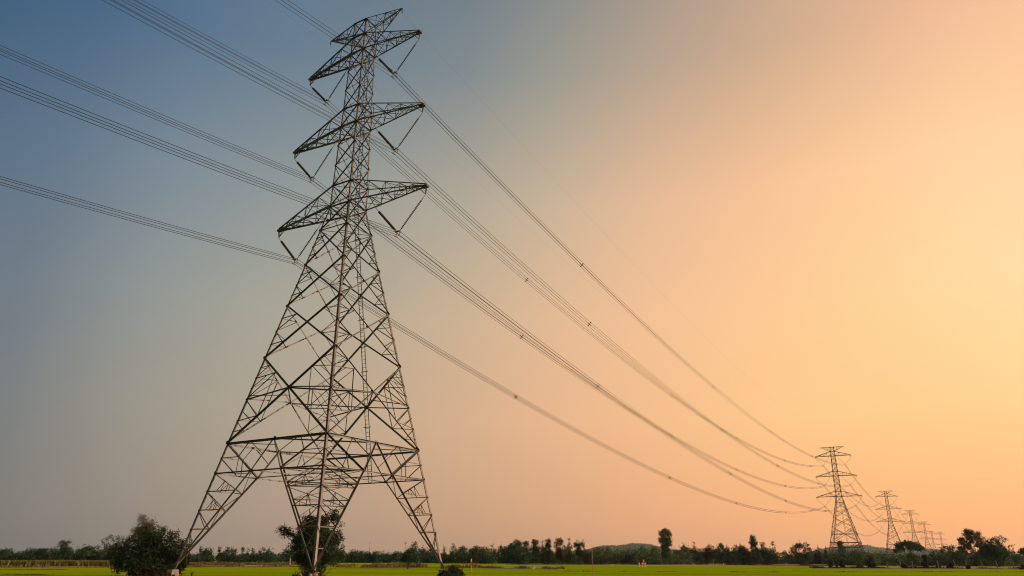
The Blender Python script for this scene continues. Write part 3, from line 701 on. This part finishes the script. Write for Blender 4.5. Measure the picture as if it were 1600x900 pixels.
for x0, x1, t_, kd, lm, lb in (
    (1062, 1082, 849, 'round', 'leaf_dark', 'dark roundish tree right of the tall lone tree'),
    (1082, 1090, 847, 'spire', 'leaf_dark', 'pointed tree peeking over hedge right of the dark roundish tree'),
    (1100, 1118, 851, 'round', 'leaf_warm', 'brown tinted round tree in the hedge'),
    (1092, 1114, 862, 'bush', 'leaf_dark', 'dark green bush below the brown tinted tree'),
    (1094, 1110, 868, 'bush', 'leaf_lime', 'yellow green bush at the field edge left of the first orange post'),
    (1122, 1134, 848.5, 'airy', 'leaf_mid', 'thin airy tree standing above the hedge right of the brown tree'),
    (1135, 1142, 850.5, 'spire', 'leaf_dark', 'slim dark pointed tree between two rounder trees'),
    (1153, 1173, 850, 'round', 'leaf_dark', 'rounded dark tree left of the tallest ragged one'),
    (1172, 1187, 834.5, 'gum', 'leaf_dark', 'ragged tall tree poking highest left of the second pylon'),
    (1189, 1198, 846.5, 'spire', 'leaf_dark', 'pointed tree right of the ragged tall one'),
    (1203, 1217, 844.5, 'spire', 'leaf_mid', 'lighter green cone shaped tree right of the ragged tall one'),
    (1172, 1220, 856, 'bush', 'leaf_dark', 'wide dark bushy tree mass at the bright white marker'),
    (1149, 1173, 862, 'bush', 'leaf_dark', 'dark hedge tree behind the second orange post'),
    (1238, 1269, 848.5, 'airy', 'leaf_dark', 'dark open crowned tree alone between hedge and second pylon'),
    (1272, 1278, 852, 'spire', 'leaf_dark', 'small pointed tree left of a twin near the second pylon'),
    (1278, 1283, 854, 'spire', 'leaf_dark', 'smaller pointed twin tree near the second pylon'),
    (1289, 1294, 855, 'spire', 'leaf_dark', 'tiny pointed tree just left of the second pylon'),
    (1309, 1323, 844, 'gum', 'leaf_dark', 'dark tree standing inside the feet of the second pylon')):
    T(x0, x1, t_, 316, kd, lm, lb, dens=1.8 if kd != 'airy' else 2.2)
for x, t_ in ((1326, 855), (1333, 854), (1340, 857), (1350, 858), (1358, 857), (1367, 857.5)):
    T(x-2.5, x+2.5, t_, 330, 'spire', 'leaf_mid', 'small pointed trees clustered right of the second pylon feet', group='small pointed trees by the second pylon', dens=1.4)
T(1326, 1380, 862, 240, 'bush', 'leaf_mid', 'broad green bush mass beside the fence left of the flat topped tree', 'bush', dens=1.4)
T(1399, 1448, 844.5, 245, 'umbrella', 'leaf_dark', 'flat topped spreading tree under the third and fourth pylons', dens=1.6, seed=12)
T(1420, 1440, 864, 240, 'bush', 'leaf_dark', 'dark bush under the flat topped tree', 'bush')
T(1466, 1502, 852, 262, 'airy', 'leaf_mid', 'grey green airy tree right of the flat topped one', dens=1.8)
T(1478, 1516, 857, 238, 'bush', 'leaf_dark', 'low domed dark tree left of the big airy tree', dens=1.5)
T(1504, 1549, 827.5, 250, 'airy', 'leaf_warm', 'big airy tree with reddish see-through crown near the right edge', dens=3.4, seed=21)
T(1534, 1582, 838, 232, 'round', 'leaf_dark', 'big dense dark tree nearest the right edge', dens=4, seed=8)
T(1540, 1580, 852, 230, 'bush', 'leaf_dark', 'dark leafy skirt bush below the big dense tree', 'bush', dens=2)
T(1577, 1583, 849.5, 270, 'spire', 'leaf_dark', 'slim pointed tree right of the big dense tree', dens=1.5)
T(1582, 1589, 848.5, 270, 'spire', 'leaf_dark', 'second slim pointed tree, nearest the right frame edge', dens=1.5)
T(1594, 1612, 855, 255, 'umbrella', 'leaf_dark', 'tree cut by the right frame edge')
T(1576, 1604, 864, 228, 'bush', 'leaf_mid', 'green bush at the far right behind the fence', 'bush', dens=1.5)

# ---- near trees, with their own lobes
def near_tree(name, base, lobes, n_, leafsz, leafm, top, r0, label, cat='tree', extra=None, per=16, clump=.16):
    o = empty(name, base, label, cat)
    link('crown', leaf_mesh('crown', scatter(lobes, n_, clump, per, .45), leafsz), M[leafm], o)
    mb = MB(); limbs(mb, (0, 0, -.1), top, r0, lobes, 14, 3)
    if extra:
        for p in extra: mb.tube(p[0], p[1], 5)
    mb.build('trunk', M['bark'], o); return o
def lob(px, py, Y, base, rpx, rz=None, dy=0):
    p = at(px, py, Y)-Vector(base); k = (at(px+1, py, Y)-at(px, py, Y)).length; return (p.x, dy, p.z, rpx*k, rpx*k, (rz or rpx)*k)
Yl = 71.0; b_ = at(232, 900, Yl); b_.z = 0
spec = [(245, 842, 9, 6), (250, 832, 5, 5), (277, 846, 7, 4), (286, 854, 6, 4), (268, 838, 6, 4), (256, 834, 5, 5), (263, 842, 7, 5), (206, 850, 7, 5), (197, 860, 6, 4), (190, 868, 7, 4), (184, 882, 6, 4), (270, 851, 13, 8), (288, 866, 5, 4), (236, 838, 8, 5), (228, 844, 8, 5), (222, 850, 20, 12), (205, 866, 24, 14), (258, 862, 20, 13), (247, 850, 16, 10), (238, 868, 20, 14), (198, 878, 18, 11), (275, 872, 20, 12), (232, 880, 42, 14), (283, 862, 9, 7), (190, 889, 12, 6), (270, 886, 22, 9), (250, 893, 26, 6), (222, 894, 22, 6), (243, 836, 9, 6), (258, 843, 10, 6)]
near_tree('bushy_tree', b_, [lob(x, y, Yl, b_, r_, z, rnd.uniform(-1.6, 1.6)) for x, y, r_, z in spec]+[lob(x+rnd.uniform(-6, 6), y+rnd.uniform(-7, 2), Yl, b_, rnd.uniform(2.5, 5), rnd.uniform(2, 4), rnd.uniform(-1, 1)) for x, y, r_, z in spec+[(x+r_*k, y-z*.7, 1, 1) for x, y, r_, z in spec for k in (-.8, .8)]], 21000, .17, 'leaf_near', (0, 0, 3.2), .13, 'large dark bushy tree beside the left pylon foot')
Yt = 78.0; b_ = at(226, 880, Yt); b_.z = 0
spec = [(228, 812, 9, 7), (238, 822, 9, 8), (220, 822, 9, 7), (228, 832, 14, 8), (212, 832, 8, 7), (240, 834, 10, 7), (206, 841, 8, 5), (222, 842, 14, 7)]
near_tree('open_crowned_tree', b_, [lob(x, y, Yt, b_, r_, z, rnd.uniform(-.8, .8)) for x, y, r_, z in spec], 4200, .15, 'leaf_pale', (0, 0, 5.2), .09, 'pale sparse tree crown poking up behind the large dark bush', clump=.2, per=12)
Yc = 74.0; b_ = at(493, 895, Yc); b_.z = 0
spec = [(490, 818, 22, 10), (470, 832, 12, 12), (500, 832, 26, 14), (478, 852, 22, 16), (508, 850, 20, 18), (488, 872, 26, 14), (512, 872, 18, 12), (493, 888, 20, 10), (478, 812, 10, 6), (505, 812, 10, 6), (522, 842, 12, 10), (522, 868, 12, 14), (462, 850, 8, 8), (466, 870, 10, 12)]
lb_ = [lob(x, y, Yc, b_, r_, z, rnd.uniform(-1.2, 1.2)) for x, y, r_, z in spec]
lb2 = [lob(x, y, Yc, b_, r_, z, 0) for x, y, r_, z in ((436, 827, 3, 3), (443, 825, 4, 3), (449, 829, 5, 4), (455, 834, 6, 4), (443, 836, 4, 2), (522, 803, 6, 8), (523, 810, 6, 6), (533, 820, 4, 2), (529, 830, 5, 5))]
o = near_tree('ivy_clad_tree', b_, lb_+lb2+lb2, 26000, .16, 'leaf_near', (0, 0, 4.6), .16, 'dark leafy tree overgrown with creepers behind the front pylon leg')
Ys = gp(637, 889).y; b_ = gp(637, 889); b_.z = 0
spec = [(640, 868, 8, 5), (648, 872, 7, 5), (632, 872, 6, 4), (644, 861, 6, 4), (652, 877, 4, 3), (628, 876, 3, 2)]
near_tree('small_tree', b_, [lob(x, y, Ys, b_, r_, z, rnd.uniform(-.4, .4)) for x, y, r_, z in spec], 2600, .22, 'leaf_dark', (.1, 0, 1.7), .13, 'small dark tree with short trunk alone in the field left of right pylon foot', clump=.2)
# brush mounds at the pylon feet
def mound(name, c, rx, ry, h, label, cat, seed, stones=0, leafm='brush', n_=3500, sz=.13):
    r_ = random.Random(seed); o = empty(name, (c[0], c[1], 0), label, cat); m_ = MB(); nr, ns = 5, 18; v = [(0, 0, h*.5)]
    for i in range(1, nr+1):
        for j in range(ns):
            a = 2*math.pi*j/ns; q = i/nr; v.append((math.cos(a)*rx*q*r_.uniform(.9, 1.1), math.sin(a)*ry*q*r_.uniform(.9, 1.1), h*.5*math.cos(q*math.pi/2)**.8*r_.uniform(.75, 1.1) if i < nr else -.05))
    f = [(0, 1+j, 1+(j+1) % ns) for j in range(ns)]+[(1+(i-1)*ns+j, 1+i*ns+j, 1+i*ns+(j+1) % ns, 1+(i-1)*ns+(j+1) % ns) for i in range(1, nr) for j in range(ns)]
    m_.add(v, f); m_.build('soil_heap', M['soil_dark'], o)
    C = scatter([(0, 0, h*.15, rx*.95, ry*.95, h*.4), (rx*.15, 0, h*.4, rx*.55, ry*.5, h*.55), (-rx*.35, 0, h*.3, rx*.35, ry*.4, h*.4), (rx*.5, 0, h*.3, rx*.3, ry*.4, h*.35), (rx*.1, 0, h*.85, rx*.2, ry*.2, h*.25)], n_, .08, 10, .6)
    link('brushwood', leaf_mesh('brushwood', C, sz), M[leafm], o)
    tw = MB()
    for _ in range(44 if h > .5 else 0):
        a = r_.uniform(0, 6.28); q = r_.uniform(.1, .8); p = Vector((math.cos(a)*rx*q, math.sin(a)*ry*q, h*.5)); e_ = p+Vector((r_.uniform(-.6, .6), r_.uniform(-.3, .3), r_.uniform(.25, .75)))
        tw.tube([p, p.lerp(e_, .5)+Vector((r_.uniform(-.1, .1), 0, .05)), e_], [.018, .013, .006], 4)
    if tw.v: tw.build('twigs', M['brush'], o)
    for k in range(stones):
        s = MB(); a = r_.uniform(0, 6.28); cx, cy = r_.uniform(-.6, .6)*rx, -ry*r_.uniform(.5, .8); rs = r_.uniform(.1, .19)
        vv = []
        for i in range(5):
            for j in range(8): 
                th = math.pi*(i+.5)/5; ph = 2*math.pi*j/8; q = rs*r_.uniform(.8, 1.15); vv.append((cx+math.sin(th)*math.cos(ph)*q*1.3, cy+math.sin(th)*math.sin(ph)*q, h*.55+math.cos(th)*q))
        s.add(vv, [(i*8+j, (i+1)*8+j, (i+1)*8+(j+1) % 8, i*8+(j+1) % 8) for i in range(4) for j in range(8)]+[tuple(range(8))[::-1], tuple(range(32, 40))])
        s.build('stone', M['concrete'], o)
    return o
fF = T0+ev*8.15-nv*8.15; fR = T0+ev*8.15+nv*8.15; fL = T0-ev*8.15-nv*8.15
mound('brush_mound', (fF.x-.35, fF.y), 1.6, 1.3, .85, 'brown brush covered mound with pink stones at the front pylon foot', 'mound', 4, 3)
mound('shrub', (fR.x+.75, fR.y-.6), 1.45, 1.1, 1.0, 'low dark twiggy shrub covering the right pylon foot', 'shrub', 5, 0, 'leaf_near', 4500)
mound('brush_mound', (fL.x-1.2, fL.y-.8), 2.2, .9, .45, 'low brown brush beside the concrete footing under the left dark tree', 'mound', 6, 0)

# ------------------------------------------------------------------ weeds, crop rows
def strip(name, tab, x0, x1, n_, hgt, m_, seed, kind='stuff', spread=3.0, wd=.08, gap=0.0):
    """upright blades along a line on the ground"""
    r_ = np.random.default_rng(seed); v = []; f = []
    for i in range(n_):
        px = r_.uniform(x0, x1)
        if gap and math.sin(px*.11)+math.sin(px*.043+1)+math.sin(px*.31)*.6 < gap*2-1: continue
        py = float(np.interp(px, [p[0] for p in tab], [p[1] for p in tab])); p = gp(px, py)
        x, y = p.x+r_.normal()*.5, p.y+r_.uniform(0, spread); h = hgt*r_.uniform(.45, 1.15)*(1 if m_ == 'crop' and x0 < 0 else max(.12, .55+.3*math.sin(px*.21+seed)+.25*math.sin(px*.077+seed*2)+.2*math.sin(px*.61))); w_ = wd*r_.uniform(.6, 1.6); lx, ly = r_.normal(0, h*.16, 2); a = r_.uniform(0, 3.14)
        cx, sx = math.cos(a)*w_, math.sin(a)*w_; k = len(v)
        v += [(x-cx, y-sx, 0), (x+cx, y+sx, 0), (x+cx*.6+lx, y+sx*.6+ly, h), (x-cx*.3+lx*1.2, y-sx*.3+ly, h*.95)]; f.append((k, k+1, k+2, k+3))
    me = bpy.data.meshes.new(name); me.from_pydata(v, [], f); me.update(); return tag(link(name, me, M[m_]), kind=kind)
strip('tall_crop', [(-60, 884.6), (175, 884.4)], -60, 180, 26000, .85, 'crop', 1, spread=22, wd=.1)
strip('tall_crop', [(285, 884), (440, 883)], 285, 450, 9000, .6, 'dry', 2, spread=20, wd=.1, gap=.3)
strip('verge_weeds', [(-60, 886.8), (170, 886.8), (430, 885.5), (560, 886)], -60, 600, 5000, .35, 'dry', 3, spread=8, wd=.09, gap=.55)
strip('bund_weeds', [(520, 886.6), (700, 886.6), (870, 889)], 520, 880, 6000, .5, 'dry', 4, spread=10, wd=.1, gap=.5)
strip('bund_weeds', [(530, 884.5), (690, 884.5)], 530, 690, 5000, .75, 'crop', 5, spread=14, wd=.1, gap=.45)
strip('margin_weeds', [(790, 882), (1060, 882), (1300, 884)], 790, 1310, 6000, .45, 'brush', 6, spread=6, wd=.12, gap=.35)
strip('margin_weeds', [(1040, 880.5), (1330, 881.5)], 1040, 1330, 5000, .6, 'dry', 7, spread=10, wd=.12, gap=.5)
strip('fence_weeds', [(1280, 887.6), (1600, 888.6)], 1280, 1640, 7000, .4, 'brush', 8, spread=5, wd=.09, gap=.45)
strip('fence_weeds', [(1320, 883), (1640, 884)], 1320, 1640, 7000, .6, 'crop', 9, spread=16, wd=.12, gap=.4)
strip('paddy_weeds', [(900, 893), (1200, 894.5), (1640, 893)], 880, 1640, 2600, .12, 'dry', 10, spread=3, wd=.07, gap=.6)
strip('paddy_weeds', [(0, 890), (80, 890.3)], 0, 90, 800, .12, 'dry', 11, spread=3, wd=.07)
strip('paddy_weeds', [(0, 898), (60, 899)], 0, 60, 300, .1, 'dry', 12, spread=2, wd=.05)

# ------------------------------------------------------------------ shrubs along the fence
def shrub(x0, x1, yt, yb, leafm, label, dens=1.0, dead=False, shape='bush'):
    p = gp((x0+x1)/2, yb); Y = p.y; W = (at(x1, yb, Y)-at(x0, yb, Y)).length; H = at((x0+x1)/2, yt, Y).z
    o = empty('shrub', (p.x, p.y, 0), label, 'shrub', 'shrubs along the fence'); Ls = []; hw = W/2
    rr = random.Random(int(x0)*7)
    for i in range(8):
        z = rr.uniform(.15, .85); k = (.55+.45*abs(z-.5)*2) if shape == 'column' else 1-.5*z
        Ls.append((rr.uniform(-.5, .5)*hw*k, rr.uniform(-.5, .5)*hw*k, z*H, hw*.55*k, hw*.55*k, H*.17))
    link('foliage', leaf_mesh('foliage', scatter(Ls, int(1100*dens), .12, 10, .4), .26), M[leafm], o)
    mb = MB(); limbs(mb, (0, 0, -.05), (0, 0, H*.7), .07, Ls, 6, int(x0)); mb.build('stem', M['bark'], o)
shrub(1295, 1304, 873, 886.5, 'leaf_near', 'dark leafy stump shaped shrub, leftmost of the fence shrubs', 1.2, shape='column')
shrub(1306, 1311, 874.5, 886.3, 'leaf_near', 'thin dark post like shrub second from left by the fence', .8, shape='column')
shrub(1311, 1321, 873.5, 886.5, 'leaf_near', 'stout dark shrub third from left by the fence', 1.5, shape='column')
shrub(1337, 1352, 875, 887, 'leaf_mid', 'green low shrub left of the brown leafy one', 1.3)
shrub(1352, 1371, 866, 887.5, 'leaf_warm', 'brown leafy tall shrub beside the fence', 2.0)
shrub(1355, 1366, 874, 887.6, 'leaf_near', 'dark base shrub in front of the brown leafy one', 1.4)
shrub(1406, 1420, 881.5, 888, 'brush', 'low brown clump at the second fence post', 1.0)
shrub(1441, 1454, 866, 888, 'leaf_near', 'upright dark green creeper covered shrub at mid fence', 2.4, shape='column')
shrub(1463, 1470, 881, 888, 'leaf_near', 'little dark shrub right of the creeper covered one', .7)
shrub(1478, 1492, 879.5, 888, 'brush', 'low brown shrub left of a leaning fence post', 1.0)
shrub(1510, 1516, 883.5, 889, 'brush', 'reddish brown tuft at the foot of a fence post', .6)
shrub(1594, 1606, 882.5, 890, 'brush', 'brown tuft at the right frame edge', .7)
shrub(1184, 1194, 864, 883, 'leaf_mid', 'green sapling in front of the dark hedge left of the bright white marker', 1.2)

# ------------------------------------------------------------------ fence posts, markers, poles
def post(x, yt, yb, lean, label):
    p = gp(x, yb); H = at(x, yt, p.y).z; m_ = MB()
    m_.tube([(0, 0, -.2), (lean*.4, 0, H*.5), (lean, 0, H)], [.12, .115, .1], 7); o = m_.build('fence_post', M['wood']); o.location = (p.x, p.y, 0)
    tag(o, label, 'fence post', 'fence posts along the right hand field'); return (p.x+lean*.8, p.y, H*.85)
FP = [(1344, 878, 887, 0, 'short fence post left of the brown leafy shrub'), (1369, 877, 887.4, .05, 'fence post just right of the brown leafy shrub'), (1387, 876.5, 887.5, 0, 'fence post left of the pale topped one'), (1408.5, 876.5, 887.7, -.25, 'pale topped leaning fence post at the low brown clump'), (1426, 876.5, 888, .1, 'fence post between brown clump and creeper shrub'),
      (1467, 876, 888.2, -.1, 'fence post right of the creeper covered shrub'), (1494, 875.5, 888.6, -.3, 'leaning fence post in front of the domed dark tree'), (1511, 875, 888.8, 0, 'upright fence post with reddish tuft at its foot'), (1536, 876, 889.3, -.15, 'fence post at left side of the big dense tree'), (1560, 875.5, 889.3, -.25, 'leaning fence post before the big dense tree'), (1585, 879, 890, 0, 'short fence post nearest the right frame edge')]
tops = [post(*a) for a in FP]
m_ = MB()
for k in (1.0, .55):
    for a, b2 in zip(tops[:-1], tops[1:]): m_.rod((a[0], a[1], a[2]*k), (b2[0], b2[1], b2[2]*k), .006, 4)
tag(m_.build('fence_wire', M['steel']), 'thin wires strung along the row of wooden fence posts', 'fence wire')
def marker(x, yt, yb, w_, c1, c2, label, name='marker_post', hat=.3):
    p = gp(x, yb); H = at(x, yt, p.y).z; o = empty(name, (p.x, p.y, 0), label, 'marker post')
    m_ = MB(); m_.rod((0, 0, -.1), (0, 0, H*(1-hat)), w_*.5, 10); m_.build('post', M[c1], o)
    m_ = MB(); m_.rod((0, 0, H*(1-hat)), (0, 0, H), w_*.85, 10, w_*.75); m_.rod((0, 0, H), (0, 0, H+.06), w_*.75, 10, w_*.2); m_.build('cap', M[c2], o); return o
o = marker(736, 873.8, 893, .11, 'orange', 'cream', 'tall orange marker post with cream cap right of the pylon foot', hat=.16)
m_ = MB(); m_.box((0, -.09, 1.05), (.2, .04, .55)); m_.build('sign_plate', M['orange'], o)
marker(1115, 874, 880.8, .36, 'orange', 'yellow', 'orange marker post by the yellow green bush', hat=.35)
marker(1170.5, 871.5, 879.6, .3, 'yellow', 'cream', 'yellow marker post with pale cap before the dark hedge', hat=.25)
for x, lb in ((998.6, 'leftmost red and white striped post of three in the field'), (1003.6, 'middle red and white striped post of three in the field'), (1008.2, 'rightmost red and white striped post of three in the field')):
    yb = 885.4; p = gp(x, yb); H = at(x, 878, p.y).z; o = empty('striped_post', (p.x, p.y, 0), lb, 'marker post', 'red and white striped posts')
    for i in range(4):
        m_ = MB(); m_.rod((0, 0, H*i/4-(.05 if i == 0 else 0)), (0, 0, H*(i+1)/4), .16-.0*i, 8); m_.build('stripe', M['white' if i in (0, 2) else 'red'], o)
marker(1005.8, 874.6, 886, .22, 'orange', 'orange', 'orange post standing behind the striped posts', hat=.3)
for x, yt, yb, w_, lb in ((957, 881.8, 884.8, .5, 'white block in the paddy left of the striped posts'), (1130.5, 880, 882.8, .4, 'small white block on the dirt margin'), (1153, 876.8, 879.6, .45, 'small white block before the hedge left of the yellow post'), (1209, 876, 880.6, .75, 'largest white block beside the dark hedge'), (1227, 877.5, 880.3, .4, 'small white block right of the largest one'), (1526, 878, 880.3, .45, 'white block seen past the fence near the big trees')):
    p = gp(x, yb); H = at(x, yt, p.y).z; m_ = MB()
    m_.add([(i*w_/2, j*w_/3, 0) for i, j in ((-1, -1), (1, -1), (1, 1), (-1, 1))]+[(i*w_/2.4, j*w_/4, H) for i, j in ((-1, -1), (1, -1), (1, 1), (-1, 1))], [(3, 2, 1, 0), (4, 5, 6, 7), (0, 1, 5, 4), (1, 2, 6, 5), (2, 3, 7, 6), (3, 0, 4, 7)])
    o = m_.build('boundary_stone', M['white']); o.location = (p.x, p.y, 0); tag(o, lb, 'marker stone', 'white boundary stones')
# egret in the paddy
p = gp(834, 893.2); o = empty('white_bird', (p.x, p.y, 0), 'small white wading bird standing in the green paddy', 'bird')
m_ = MB(); m_.tube([(-.26, 0, .3), (-.16, 0, .36), (0, 0, .41), (.12, 0, .45), (.16, 0, .52), (.13, 0, .6), (.15, 0, .66), (.21, 0, .68), (.24, 0, .67)], [.015, .06, .1, .08, .04, .028, .03, .035, .015], 8); m_.build('body', M['feather'], o)
m_ = MB(); m_.rod((.23, 0, .675), (.34, 0, .65), .012, 5, .003); m_.build('beak', M['beak'], o)
for dy in (-.03, .03): m_ = MB(); m_.tube([(0, dy, .34), (.02, dy, .18), (0, dy, 0)], .01, 4); m_.build('leg', M['beak'], o)
def pole(x, yt, Y, r_, label, arms=(), name='utility_pole', cat='pole'):
    p = at(x, 872, Y); H = at(x, yt, Y).z; o = empty(name, (p.x, Y, 0), label, cat)
    m_ = MB(); m_.rod((0, 0, -.1), (0, 0, H), r_, 8, r_*.7); m_.build('pole', M['concrete'], o)
    for z, w_ in arms:
        m_ = MB(); m_.bar((-w_/2, 0, H*z), (w_/2, 0, H*z), .12)
        for k in (-.45, -.2, .2, .45): m_.rod((w_*k, 0, H*z), (w_*k, 0, H*z+.25), .05, 6)
        m_.build('crossarm', M['wood'], o)
    return o
pole(925.5, 852.5, gp(925.5, 898).y, .035, 'thin bare pole standing alone in the paddy', name='thin_pole')
pole(287, 849.5, 210, .2, 'concrete utility pole with two crossarms behind the left pylon leg', ((.97, 2.6), (.85, 2.2)))
pole(291.5, 850.5, 214, .18, 'concrete utility pole paired closely right of its twin', ((.96, 2.2),))
pole(453.5, 872, gp(453, 884).y, .2, 'short wooden post left of the middle tree trunk', name='wooden_post', cat='post')
pole(576.5, 848, 420, .1, 'distant thin mast above the hedge right of the middle tree', ((.98, 1.2),), 'radio_mast', 'mast')
pole(632.5, 846.5, 420, .13, 'distant thin mast left of the narrow leaning tree', ((.97, 1.6), (.9, 1.6)), 'radio_mast', 'mast')
# a grass tussock close to the camera side of the left foot
shr = [(299, 899, .5, 'dry grass tuft right of the concrete footing')]
for x, yb, h, lb in shr:
    p = gp(x, yb+2); m_ = MB()
    for i in range(14):
        a = rnd.uniform(0, 6.28); q = rnd.uniform(.1, .35); m_.tube([(0, 0, 0), (math.cos(a)*q*.4, math.sin(a)*q*.4, h*.6), (math.cos(a)*q, math.sin(a)*q, h*rnd.uniform(.7, 1.1))], [.015, .012, .003], 4)
    o = m_.build('grass_tuft', M['dry']); o.location = (p.x, p.y, 0); tag(o, lb, 'grass tuft')

# ------------------------------------------------------------------ haze
if HAZE:
    mb = MB(); mb.box((0, 0, 32), (2*EXT+40, 2*EXT+40, 68)); 
    mb.v = [(x, y, -3.0 if z < 0 else 125.0) for x, y, z in mb.v]
    hm = bpy.data.materials.new('haze_air'); hm.use_nodes = True; hn = hm.node_tree.nodes
    hn.remove(hn['Principled BSDF']); pv = hn.new('ShaderNodeVolumePrincipled'); hm.node_tree.links.new(pv.outputs[0], hn['Material Output'].inputs['Volume'])
    pv.inputs['Color'].default_value = (.6, .74, .9, 1); pv.inputs['Density'].default_value = HAZE; pv.inputs['Anisotropy'].default_value = .55
    tag(mb.build('haze', hm), kind='stuff')
